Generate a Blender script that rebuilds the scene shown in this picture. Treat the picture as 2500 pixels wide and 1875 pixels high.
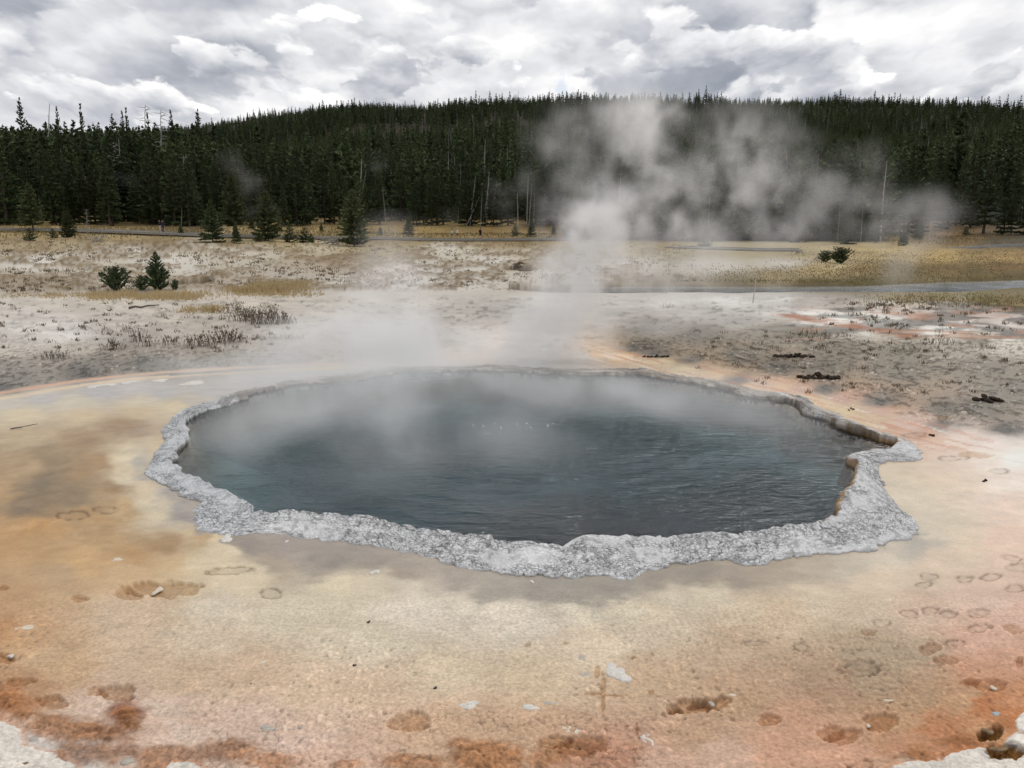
import bpy, bmesh, math, random
import numpy as np
from mathutils import Vector, Matrix

# ------------------------------------------------------------------ scene, camera, sky, sun
SC = bpy.context.scene
for o in list(bpy.data.objects):
    bpy.data.objects.remove(o)
COL = SC.collection
R = math.radians
FPX = 2040.0                      # focal length in pixels of the 2500 px wide photograph
CAMH = 3.2                        # eye height above the spring
PITCH = math.atan((937.5 - 535.0) / FPX)
cam_d = bpy.data.cameras.new('camera')
cam_d.sensor_width = 36.0
cam_d.lens = 36.0 * FPX / 2500.0
cam_d.clip_start = 0.1
cam_d.clip_end = 6000.0
cam = bpy.data.objects.new('camera', cam_d)
cam.location = (0, 0, CAMH)
cam.rotation_euler = (math.pi / 2 - PITCH, 0, 0)
COL.objects.link(cam)
SC.camera = cam

SUN_EL, SUN_AZ = R(54), R(32)     # azimuth measured from +Y towards +X (ahead and to the right)
sun_d = bpy.data.lights.new('sun', 'SUN')
sun_d.energy = 1.5
sun_d.angle = R(20)
sun_d.color = (1.0, 0.965, 0.91)
sun = bpy.data.objects.new('sun', sun_d)
sd = Vector((math.sin(SUN_AZ) * math.cos(SUN_EL), math.cos(SUN_AZ) * math.cos(SUN_EL), math.sin(SUN_EL)))
sun.rotation_euler = sd.to_track_quat('Z', 'Y').to_euler()
sun.location = (0, 0, 60)
COL.objects.link(sun)

SC.view_settings.view_transform = 'Standard'
SC.view_settings.look = 'None'
SC.view_settings.exposure = 0.0
SC.view_settings.gamma = 1.0
SC.render.engine = 'CYCLES'
SC.cycles.use_denoising = True
try:
    SC.cycles.denoiser = 'OPENIMAGEDENOISE'
    SC.cycles.denoising_input_passes = 'RGB_ALBEDO_NORMAL'
except Exception:
    pass
SC.cycles.max_bounces = 8
SC.cycles.diffuse_bounces = 2
SC.cycles.glossy_bounces = 2
SC.cycles.transmission_bounces = 4
SC.cycles.transparent_max_bounces = 12
SC.cycles.volume_bounces = 4
SC.cycles.volume_step_rate = 2.0
SC.cycles.use_adaptive_sampling = True
SC.cycles.adaptive_threshold = 0.015
SC.cycles.sample_clamp_indirect = 4.0


class NT:
    """small helper to write node trees"""
    def __init__(s, tree):
        s.t = tree
        s.n = tree.nodes
        s.l = tree.links

    def add(s, typ, **kw):
        n = s.n.new(typ)
        for k, v in kw.items():
            setattr(n, k, v)
        return n

    def put(s, sock, v):
        if isinstance(v, bpy.types.NodeSocket):
            s.l.new(v, sock)
        elif v is not None:
            sock.default_value = v

    def math(s, op, a, b=None, c=None, clamp=False):
        n = s.add('ShaderNodeMath', operation=op, use_clamp=clamp)
        s.put(n.inputs[0], a)
        if b is not None:
            s.put(n.inputs[1], b)
        if c is not None:
            s.put(n.inputs[2], c)
        return n.outputs[0]

    def vmath(s, op, a, b=None, scale=None):
        n = s.add('ShaderNodeVectorMath', operation=op)
        s.put(n.inputs[0], a)
        if b is not None:
            s.put(n.inputs[1], b)
        if scale is not None:
            s.put(n.inputs['Scale'], scale)
        return n.outputs['Value'] if op in ('LENGTH', 'DOT_PRODUCT', 'DISTANCE') else n.outputs[0]

    def noise(s, vec, scale, detail=4.0, rough=0.55, dist=0.0, w=None, out='Fac', lac=2.0):
        n = s.add('ShaderNodeTexNoise')
        if w is not None:
            n.noise_dimensions = '4D'
            s.put(n.inputs['W'], w)
        s.put(n.inputs['Vector'], vec)
        s.put(n.inputs['Scale'], scale)
        n.inputs['Detail'].default_value = detail
        n.inputs['Roughness'].default_value = rough
        n.inputs['Lacunarity'].default_value = lac
        n.inputs['Distortion'].default_value = dist
        return n.outputs[out] if out in n.outputs else n.outputs[0]

    def maprange(s, v, a, b, c=0.0, d=1.0, kind='SMOOTHSTEP'):
        n = s.add('ShaderNodeMapRange', interpolation_type=kind)
        s.put(n.inputs['Value'], v)
        s.put(n.inputs['From Min'], a)
        s.put(n.inputs['From Max'], b)
        s.put(n.inputs['To Min'], c)
        s.put(n.inputs['To Max'], d)
        return n.outputs[0]

    def mix(s, f, a, b, blend='MIX'):
        n = s.add('ShaderNodeMix', data_type='RGBA', blend_type=blend)
        s.put(n.inputs[0], f)
        s.put(n.inputs[6], a)
        s.put(n.inputs[7], b)
        return n.outputs[2]

    def ramp(s, f, stops):
        n = s.add('ShaderNodeValToRGB')
        s.put(n.inputs[0], f)
        cr = n.color_ramp
        while len(cr.elements) < len(stops):
            cr.elements.new(0.5)
        for e, (p, c) in zip(cr.elements, stops):
            e.position = p
            e.color = (c[0], c[1], c[2], 1)
        return n.outputs[0]


def pixdir(px, py):
    x = (px - 1250.0) / FPX
    y = (937.5 - py) / FPX
    c, s = math.cos(PITCH), math.sin(PITCH)
    return Vector((x, c + y * s, -s + y * c))


# world: Nishita sky seen through a broken deck of cloud
W = bpy.data.worlds.new('World')
SC.world = W
W.use_nodes = True
W.cycles_visibility.camera = True
w = NT(W.node_tree)
w.n.clear()
tc = w.add('ShaderNodeTexCoord')
D = w.vmath('NORMALIZE', tc.outputs['Generated'])
sx = w.add('ShaderNodeSeparateXYZ')
w.put(sx.inputs[0], D)
dz = w.math('MAXIMUM', sx.outputs[2], 0.0)
inv = w.math('DIVIDE', 1.0, w.math('ADD', dz, 0.42))
cp = w.add('ShaderNodeCombineXYZ')
w.put(cp.inputs[0], w.math('MULTIPLY', sx.outputs[0], inv))
w.put(cp.inputs[1], w.math('MULTIPLY', w.math('MULTIPLY', sx.outputs[1], inv), 0.5))
w.put(cp.inputs[2], w.math('MULTIPLY', dz, 2.9))
P = cp.outputs[0]


def deck(off, scale, lo, hi, warp):
    """one deck of cumulus: cover, light from above, thickness"""
    q = w.vmath('ADD', P, off)
    wv = w.add('ShaderNodeTexNoise')
    w.put(wv.inputs['Vector'], w.vmath('MULTIPLY', q, (1.0, 1.0, 0.6)))
    wv.inputs['Scale'].default_value = scale * 3.0
    wv.inputs['Detail'].default_value = 4.0
    wv.inputs['Roughness'].default_value = 0.6
    q = w.vmath('ADD', q, w.vmath('SCALE', w.vmath('SUBTRACT', wv.outputs['Color'], (0.5, 0.5, 0.5)), scale=warp / scale))
    d = w.noise(q, scale, 5.0, 0.5)
    du = w.noise(w.vmath('ADD', q, (0.05 / scale, -0.02 / scale, 0.26 / scale)), scale, 4.0, 0.47)
    return w.maprange(d, lo, hi), w.math('SUBTRACT', d, du), d


c0, e0, d0 = deck((6.1, 3.7, 1.4), 3.2, 0.16, 0.24, 0.26)
c1, e1, d1 = deck((4.6, 6.2, 3.1), 2.7, 0.46, 0.52, 0.27)
c2, e2, d2 = deck((0.3, 8.9, 2.1), 5.0, 0.54, 0.585, 0.27)
big = w.noise(w.vmath('ADD', P, (1.3, 4.2, 0.0)), 0.9, 1.0, 0.5)
l0 = w.math('ADD', 0.72, w.math('MULTIPLY', e0, 1.9))
l1 = w.math('ADD', w.math('ADD', 0.50, w.math('MULTIPLY', e1, 3.3)), w.math('MULTIPLY', w.math('SUBTRACT', 0.58, d1), 1.4))
l2 = w.math('ADD', w.math('ADD', 0.58, w.math('MULTIPLY', e2, 3.0)), w.math('MULTIPLY', w.math('SUBTRACT', 0.62, d2), 1.6))
lum = w.math('ADD', w.math('MULTIPLY', l0, w.math('SUBTRACT', 1.0, c1)), w.math('MULTIPLY', l1, c1))
lum = w.math('ADD', w.math('MULTIPLY', lum, w.math('SUBTRACT', 1.0, c2)), w.math('MULTIPLY', l2, c2))
lum = w.math('ADD', lum, w.math('MULTIPLY', w.math('SUBTRACT', 0.41, big), 0.8))
ccol = w.ramp(lum, [(0.0, (0.25, 0.275, 0.325)), (0.30, (0.38, 0.40, 0.45)), (0.54, (0.57, 0.585, 0.62)),
                    (0.76, (0.80, 0.80, 0.815)), (1.0, (1.05, 1.04, 1.01))])
sky = w.add('ShaderNodeTexSky', sky_type='NISHITA')
sky.sun_disc = False
sky.sun_elevation = SUN_EL
sky.sun_rotation = SUN_AZ
sky.altitude = 2200
skyc = w.vmath('SCALE', sky.outputs[0], scale=0.10)
gapd = pixdir(1368, 210).normalized()
gap = w.maprange(w.math('ADD', w.vmath('DISTANCE', D, tuple(gapd)), w.math('MULTIPLY', w.math('SUBTRACT', w.noise(D, 55.0, 4.0, 0.65), 0.5), 0.06)), 0.0, 0.014, 0.32, 0.0)
cover = w.math('MULTIPLY', w.math('MAXIMUM', c0, c1), w.math('SUBTRACT', 1.0, gap))
col = w.mix(cover, skyc, ccol)
below = w.maprange(sx.outputs[2], -0.02, 0.0, 0.0, 1.0, 'LINEAR')
col = w.mix(below, (0.30, 0.27, 0.22, 1), col)
bg = w.add('ShaderNodeBackground')
w.put(bg.inputs[0], col)
bg.inputs[1].default_value = 1.12
out = w.add('ShaderNodeOutputWorld')
w.l.new(bg.outputs[0], out.inputs[0])

# ------------------------------------------------------------------ numpy noise
def _h(ix, iy, seed):
    with np.errstate(over='ignore'):
        h = ix.astype(np.int32).view(np.uint32) * np.uint32(374761393) + iy.astype(np.int32).view(np.uint32) * np.uint32(668265263) + np.uint32((seed * 1442695041) & 0xffffffff)
        h = (h ^ (h >> np.uint32(13))) * np.uint32(1274126177)
        h = (h ^ (h >> np.uint32(16))) * np.uint32(2246822519)
        h = h ^ (h >> np.uint32(15))
    return (h & np.uint32(0xffffff)).astype(np.float32) * np.float32(1 / 16777215.0)


def vnoise(x, y, seed=0):
    x = np.asarray(x, np.float32)
    y = np.asarray(y, np.float32)
    ix, iy = np.floor(x), np.floor(y)
    fx, fy = x - ix, y - iy
    fx = fx * fx * fx * (fx * (fx * 6 - 15) + 10)
    fy = fy * fy * fy * (fy * (fy * 6 - 15) + 10)
    a, b = _h(ix, iy, seed), _h(ix + 1, iy, seed)
    c, d = _h(ix, iy + 1, seed), _h(ix + 1, iy + 1, seed)
    return (a * (1 - fx) + b * fx) * (1 - fy) + (c * (1 - fx) + d * fx) * fy


def fbm(x, y, octv=4, seed=0, gain=0.5):
    s, a, t = 0.0, 1.0, 0.0
    for i in range(octv):
        s = s + a * vnoise(x * 2 ** i + 17.3 * i, y * 2 ** i - 9.1 * i, seed + i * 7)
        t += a
        a *= gain
    return s / t


def worley(x, y, seed=0):
    x = np.asarray(x, np.float32)
    y = np.asarray(y, np.float32)
    ix, iy = np.floor(x), np.floor(y)
    f1 = np.full(x.shape, 9.0, np.float32)
    f2 = np.full(x.shape, 9.0, np.float32)
    cid = np.zeros(x.shape, np.float32)
    for dx in (-1, 0, 1):
        for dy in (-1, 0, 1):
            jx, jy = ix + dx, iy + dy
            h1 = _h(jx, jy, seed)
            qx = jx + 0.15 + 0.7 * h1
            qy = jy + 0.15 + 0.7 * _h(jx, jy, seed + 31)
            d = np.hypot(x - qx, y - qy)
            nearer = d < f1
            f2 = np.where(nearer, f1, np.minimum(f2, d))
            cid = np.where(nearer, h1, cid)
            f1 = np.where(nearer, d, f1)
    return f1, f2, cid


def on(mask, fn, *args, fill=0.5):
    """evaluate a noise only where the mask is set"""
    m = np.where(mask > 0.002)[0]
    o = np.full(mask.shape, fill, np.float32)
    if len(m):
        o[m] = fn(*[q[m] if isinstance(q, np.ndarray) else q for q in args])
    return o


def sstep(a, b, x):
    t = np.clip((x - a) / (b - a), 0, 1)
    return t * t * (3 - 2 * t)


def lin(c):
    c = np.asarray(c, float) / 255.0
    return np.where(c <= 0.04045, c / 12.92, ((c + 0.055) / 1.055) ** 2.4)


def P3(px, py, z=0.0):
    d = pixdir(px, py)
    t = (z - CAMH) / d.z
    return np.array([d.x * t, d.y * t, z])


def PA(pts, z=0.0):
    return np.array([P3(a[0], a[1], z)[:2] for a in pts])


def proj(x, y, z):
    c, s = math.cos(PITCH), math.sin(PITCH)
    dep = np.maximum(y * c - (z - CAMH) * s, 0.3)
    v = y * s + (z - CAMH) * c
    return 1250 + FPX * x / dep, 937.5 - FPX * v / dep


def polydist(x, y, pts, closed=False):
    """distance from points to a polyline, and the fraction along it"""
    best = np.full(x.shape, 1e9)
    n = len(pts)
    for i in range(n if closed else n - 1):
        a, b = pts[i], pts[(i + 1) % n]
        ab = b - a
        L = max(float(ab @ ab), 1e-9)
        t = np.clip(((x - a[0]) * ab[0] + (y - a[1]) * ab[1]) / L, 0, 1)
        best = np.minimum(best, (x - a[0] - t * ab[0]) ** 2 + (y - a[1] - t * ab[1]) ** 2)
    return np.sqrt(best)


def inside(x, y, pts):
    r = np.zeros(x.shape, bool)
    n = len(pts)
    j = n - 1
    for i in range(n):
        xi, yi = pts[i]
        xj, yj = pts[j]
        c = ((yi > y) != (yj > y)) & (x < (xj - xi) * (y - yi) / (yj - yi + 1e-12) + xi)
        r ^= c
        j = i
    return r


def catmull(P, seg):
    """closed Catmull-Rom, seg[i] samples on span i"""
    n = len(P)
    o = []
    for i in range(n):
        p0, p1, p2, p3 = P[(i - 1) % n], P[i], P[(i + 1) % n], P[(i + 2) % n]
        t = np.linspace(0, 1, seg[i], endpoint=False)[:, None]
        o.append(0.5 * (2 * p1 + (p2 - p0) * t + (2 * p0 - 5 * p1 + 4 * p2 - p3) * t * t + (3 * p1 - p0 - 3 * p2 + p3) * t ** 3))
    return np.concatenate(o)


# ------------------------------------------------------------------ object helpers
def mesh_np(name, v, f, mat=None, smooth=True):
    """v (n,3) and f (m,3|4) arrays to a mesh"""
    me = bpy.data.meshes.new(name)
    v = np.asarray(v, np.float32)
    f = np.asarray(f, np.int32)
    k = f.shape[1]
    me.vertices.add(len(v))
    me.vertices.foreach_set('co', v.ravel())
    me.loops.add(f.size)
    me.loops.foreach_set('vertex_index', f.ravel())
    me.polygons.add(len(f))
    me.polygons.foreach_set('loop_start', np.arange(0, f.size, k, dtype=np.int32))
    if smooth:
        me.polygons.foreach_set('use_smooth', np.ones(len(f), bool))
    me.update(calc_edges=True)
    me.validate()
    if mat:
        me.materials.append(mat)
    return me


def link(name, data, parent=None, loc=(0, 0, 0), rot=(0, 0, 0), scale=(1, 1, 1)):
    o = bpy.data.objects.new(name, data)
    o.location, o.rotation_euler, o.scale = loc, rot, scale
    if parent:
        o.parent = parent
    COL.objects.link(o)
    return o


def tag(o, label=None, cat=None, group=None, kind=None):
    if label:
        o['label'] = label
    if cat:
        o['category'] = cat
    if group:
        o['group'] = group
    if kind:
        o['kind'] = kind
    return o


def setattr_f(me, name, arr):
    a = me.attributes.new(name, 'FLOAT', 'POINT')
    a.data.foreach_set('value', np.asarray(arr, np.float32))


def setattr_c(me, name, arr):
    a = me.attributes.new(name, 'FLOAT_COLOR', 'POINT')
    q = np.ones((len(arr), 4), np.float32)
    q[:, :3] = arr
    a.data.foreach_set('color', q.ravel())


def newmat(name):
    m = bpy.data.materials.new(name)
    m.use_nodes = True
    t = NT(m.node_tree)
    b = m.node_tree.nodes['Principled BSDF']
    return m, t, b


def simple(name, rgb, rough=0.8, var=0.25, scale=6.0, spec=0.3, bump=0.0, rnd=0.0):
    """plain colour broken up by noise (and per object when rnd)"""
    m, t, b = newmat(name)
    tcn = t.add('ShaderNodeTexCoord')
    n = t.noise(tcn.outputs['Object'], scale, 5, 0.6)
    f = t.maprange(n, 0.25, 0.75, 1 - var, 1 + var, 'LINEAR')
    if rnd:
        oi = t.add('ShaderNodeObjectInfo')
        f = t.math('MULTIPLY', f, t.maprange(oi.outputs['Random'], 0, 1, 1 - rnd, 1 + rnd, 'LINEAR'))
    c = t.vmath('SCALE', (rgb[0], rgb[1], rgb[2]), scale=f)
    t.put(b.inputs['Base Color'], c)
    b.inputs['Roughness'].default_value = rough
    b.inputs['Specular IOR Level'].default_value = spec
    if bump:
        bn = t.add('ShaderNodeBump')
        bn.inputs['Strength'].default_value = bump
        bn.inputs['Distance'].default_value = 0.02
        t.put(bn.inputs['Height'], n)
        t.l.new(bn.outputs[0], b.inputs['Normal'])
    return m

# ------------------------------------------------------------------ the spring's outline (inner lip, outer foot, height of the rim)
RIMP = [
    (850, 922, 845, 911, .022), (714, 938, 708, 927, .022), (637, 956, 630, 944, .029), (579, 972, 570, 961, .036), (536, 985, 525, 973, .043),
    (502, 996, 485, 987, .058), (471, 1012, 450, 1003, .072), (455, 1034, 420, 1025, .079), (463, 1050, 405, 1048, .086), (457, 1075, 402, 1070, .086),
    (424, 1097, 385, 1095, .079), (422, 1116, 365, 1115, .072), (412, 1130, 349, 1147, .065), (430, 1146, 365, 1166, .065), (448, 1160, 390, 1180, .065),
    (482, 1170, 415, 1195, .072), (513, 1190, 432, 1210, .072), (556, 1204, 470, 1224, .072), (579, 1222, 478, 1248, .072), (613, 1238, 494, 1275, .072),
    (625, 1250, 535, 1297, .065), (660, 1252, 590, 1303, .065), (702, 1250, 660, 1296, .065), (741, 1252, 725, 1308, .065), (791, 1259, 780, 1315, .065),
    (850, 1264, 840, 1321, .065), (916, 1273, 900, 1329, .065), (962, 1284, 955, 1337, .065), (1016, 1294, 1005, 1346, .065), (1082, 1303, 1060, 1362, .065),
    (1140, 1311, 1110, 1382, .065), (1194, 1310, 1160, 1390, .065), (1217, 1323, 1205, 1402, .058), (1290, 1326, 1265, 1414, .065), (1340, 1331, 1330, 1414, .065),
    (1375, 1333, 1370, 1412, .058), (1402, 1319, 1420, 1411, .065), (1440, 1311, 1470, 1404, .072), (1494, 1311, 1530, 1409, .072), (1552, 1315, 1575, 1391, .072),
    (1610, 1317, 1630, 1386, .072), (1650, 1312, 1680, 1378, .072), (1700, 1306, 1720, 1370, .072), (1746, 1305, 1765, 1368, .072), (1804, 1302, 1820, 1381, .072),
    (1862, 1298, 1885, 1377, .072), (1920, 1288, 1955, 1366, .079), (1970, 1286, 2030, 1357, .086), (2009, 1271, 2148, 1348, .094), (2032, 1259, 2168, 1322, .108),
    (2055, 1236, 2225, 1309, .122), (2067, 1213, 2229, 1276, .130), (2086, 1190, 2200, 1248, .130), (2090, 1168, 2174, 1215, .130), (2092, 1147, 2150, 1175, .122),
    (2080, 1132, 2144, 1137, .115), (2064, 1119, 2160, 1133, .101), (2094, 1108, 2200, 1130, .072), (2125, 1098, 2250, 1127, .058), (2158, 1099, 2263, 1115, .058),
    (2182, 1091, 2250, 1100, .072), (2184, 1079, 2235, 1084, .101), (2134, 1070, 2185, 1064, .115), (2105, 1057, 2135, 1050, .115), (2055, 1039, 2085, 1032, .115),
    (2020, 1024, 2050, 1014, .108), (1986, 1014, 2015, 1000, .101), (1959, 1005, 1988, 988, .108), (1935, 984, 1955, 968, .108), (1889, 973, 1897, 958, .094),
    (1851, 969, 1856, 953, .086), (1804, 957, 1808, 942, .079), (1746, 942, 1750, 928, .072), (1695, 932, 1700, 919, .065), (1650, 928, 1655, 914, .072),
    (1571, 912, 1575, 899, .065), (1500, 910, 1500, 898, .065), (1440, 910, 1440, 898, .058), (1350, 908, 1350, 897, .058), (1288, 904, 1285, 894, .043), (1230, 901, 1230, 892, .011),
    (1164, 900, 1162, 890, .043), (1050, 904, 1050, 893, .036), (938, 909, 935, 898, .022)]
_in = np.array([P3(a[0], a[1], 0.05)[:2] for a in RIMP])
_out = np.array([P3(a[2], a[3], 0.02)[:2] for a in RIMP])
_hh = np.array([[a[4], 0.0] for a in RIMP])
_pl = [max(8, int(math.hypot(RIMP[i][0] - RIMP[(i + 1) % len(RIMP)][0], RIMP[i][1] - RIMP[(i + 1) % len(RIMP)][1],
                             ) * 0.40 + math.hypot(RIMP[i][2] - RIMP[(i + 1) % len(RIMP)][2], RIMP[i][3] - RIMP[(i + 1) % len(RIMP)][3]) * 0.40)) for i in range(len(RIMP))]
_pl = [int(q * (1.0 if RIMP[i][1] > 1090 else 0.8)) for i, q in enumerate(_pl)]
IN, OUT, HH = catmull(_in, _pl), catmull(_out, _pl), np.clip(catmull(_hh, _pl)[:, 0], .008, 1)
STEP8 = [6] * len(RIMP)
INc, OUTc = catmull(_in, STEP8), catmull(_out, STEP8)

# the river and the far bend
RIV = PA([(1400, 714.5), (1500, 714.5), (1750, 714), (2000, 714), (2180, 713), (2280, 708), (2400, 702), (2700, 694)], -0.3)
RIVW = 2.3
# river width swells to the right
BEND = PA([(2345, 606), (2400, 603), (2470, 598), (2560, 594)], -0.2)


def az_px(x, y):
    """column of the photograph in which far ground at this bearing shows"""
    return 1250 + FPX * x / np.maximum(y * math.cos(PITCH), 0.3)


RIDGE_PX = [-900, 0, 300, 480, 600, 700, 850, 1000, 1200, 1400, 1600, 1800, 2000, 2200, 2350, 2500, 2900, 3600]
RIDGE_PY = [345, 345, 330, 312, 294, 276, 256, 252, 246, 244, 244, 248, 252, 258, 262, 268, 285, 330]


def zground(x, y):
    """height of the land without the spring"""
    r = np.hypot(x, y)
    a = az_px(x, y)
    front = sstep(-5, 5, y)
    z = np.full(np.shape(x), 0.02, float)
    A = 1.75 * (1 - sstep(350, 1150, a)) + 0.1 * sstep(1500, 2300, a)
    z = z + front * A * sstep(44, 132, r)
    # low swells
    z = z + 0.25 * (fbm(x / 18, y / 18, 3, 5) - 0.5) * sstep(30, 60, r)
    z = z + 0.10 * (fbm(x / 3.5, y / 3.5, 3, 9) - 0.5) * sstep(24, 40, r)
    # the bank in front of the mound on the left
    bank = PA([(-400, 722), (0, 719), (300, 716), (600, 715), (900, 715)], -0.1)
    z = z - 0.2 * np.exp(-(polydist(x, y, bank) / 1.3) ** 2)
    # dark hollows in the mound
    for (hx, hy, rx, dp) in ((470, 683, 1.1, .75), (1286, 692, .9, .8), (1265, 655, 1.2, .4)):
        c = P3(hx, hy, 0.1)
        e = np.hypot((x - c[0]) / (rx * 1.1), (y - c[1]) / (rx * 2.0))
        z = z - dp * (1 - sstep(0.45, 1.0, e))
    # river channels
    d = polydist(x, y, RIV)
    z = z - 0.5 * (1 - sstep(RIVW - 0.6, RIVW + 1.6, d))
    d2 = polydist(x, y, BEND)
    z = z - 0.9 * (1 - sstep(2.5, 5.0, d2))
    # meadow climbs to the trees
    z = z + front * (2.6 + 0.0 * a) * sstep(150, 215, r)
    # the wooded hill
    py = np.interp(a, RIDGE_PX, RIDGE_PY)
    xx = (a - 1250.0) / FPX
    yy = (937.5 - py) / FPX
    c_, s_ = math.cos(PITCH), math.sin(PITCH)
    tanel = (-s_ + yy * c_) / np.hypot(xx, c_ + yy * s_)
    ridge = 800 * tanel + CAMH
    t = np.clip((r - 205) / (800 - 205), 0, 1)
    prof = t ** 1.3
    prof = np.where(r > 800, 1 - 0.3 * sstep(800, 1600, r), prof)
    z = z + front * np.maximum(ridge - 5, 0) * prof + front * 9 * (fbm(x / 130, y / 130, 3, 21) - 0.5) * sstep(230, 420, r)
    # shoulder behind the left-hand trees
    sh = (1 - sstep(380, 600, a)) * sstep(190, 330, r) * 9 * (1 - sstep(420, 560, r))
    z = z + front * sh
    return z


# hoof prints, boot prints and broken places in the crust: (px, py, half width, half height, kind, depth)
PRINTS = [
    (400, 1438, 100, 24, 'pit', .030), (310, 1448, 40, 16, 'pit', .022), (560, 1393, 60, 10, 'ring', .012), (665, 1448, 27, 16, 'ring', .012),
    (197, 1463, 27, 9, 'pit', .02), (285, 1690, 58, 22, 'pit', .03), (130, 1712, 42, 21, 'pit', .022), (235, 1688, 30, 12, 'pit', .015),
    (1000, 1762, 62, 24, 'pit', .022), (1690, 1726, 70, 21, 'pit', .035), (1740, 1716, 55, 18, 'pit', .035), (1650, 1730, 18, 10, 'pit', .03),
    (1880, 1757, 32, 16, 'pit', .02), (2055, 1797, 52, 22, 'pit', .024), (2030, 1788, 40, 18, 'pit', .018), (2150, 1765, 48, 24, 'pit', .02),
    (2410, 1672, 55, 17, 'pit', .024), (2370, 1665, 28, 10, 'pit', .016), (1420, 1822, 78, 30, 'pit', .02), (1350, 1815, 40, 22, 'pit', .02),
    (10, 1606, 26, 15, 'pit', .03), (50, 1664, 45, 12, 'pit', .02), (5, 1435, 18, 8, 'pit', .02),
    (2265, 1406, 22, 10, 'ring', .012), (2256, 1427, 22, 9, 'ring', .012), (2355, 1413, 24, 10, 'ring', .014), (2418, 1409, 27, 11, 'ring', .014),
    (2475, 1436, 24, 11, 'ring', .015), (2222, 1497, 24, 12, 'ring', .013), (2272, 1489, 20, 11, 'ring', .013), (2315, 1497, 22, 12, 'ring', .014),
    (2388, 1496, 26, 12, 'ring', .014), (2393, 1533, 28, 12, 'ring', .016), (2472, 1535, 28, 12, 'pit', .014), (2155, 1520, 24, 12, 'ring', .012),
    (2120, 1545, 24, 10, 'pit', .014), (1955, 1578, 22, 14, 'ring', .013), (1975, 1594, 18, 8, 'ring', .010), (2330, 1570, 28, 13, 'ring', .014),
    (2275, 1582, 28, 18, 'pit', .018), (2310, 1612, 34, 16, 'pit', .016), (2472, 1362, 28, 9, 'ring', .012), (2480, 1385, 26, 14, 'ring', .012),
    (2105, 1868, 30, 16, 'ring', .016), (2385, 1110, 42, 9, 'pit', .014), (2330, 1118, 34, 8, 'ring', .012), (2440, 1150, 30, 7, 'ring', .012),
    (2300, 1020, 20, 5, 'pit', .014), (2230, 1062, 34, 7, 'ring', .012), (1840, 1570, 30, 8, 'ring', .008), (2100, 1630, 60, 18, 'ring', .008),
    (1288, 1574, 8, 6, 'pit', .015), (1380, 1570, 8, 5, 'pit', .015), (1545, 1607, 6, 7, 'pit', .015), (1590, 1690, 9, 7, 'pit', .015),
    (1472, 1690, 8, 62, 'pit', .012), (1458, 1640, 8, 16, 'pit', .012), (1446, 1693, 22, 4, 'pit', .010), (1500, 1698, 30, 4, 'pit', .007),
    (2170, 1712, 16, 6, 'pit', .012), (1555, 1780, 5, 22, 'pit', .006), (175, 1258, 40, 12, 'ring', .010), (255, 1245, 30, 10, 'ring', .008),
    (2420, 1793, 36, 20, 'deep', .055), (2455, 1838, 52, 26, 'deep', .055), (2490, 1618, 12, 14, 'pit', .02),
]
# faint ripple rings in the film of water
RIPPLES = [(1012, 1379, 11, 5), (1046, 1375, 17, 8), (1192, 1436, 46, 22), (1085, 1457, 34, 11), (1340, 1545, 60, 22), (1180, 1545, 62, 18), (2195, 1160, 40, 12), (2310, 1185, 30, 9)]

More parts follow.
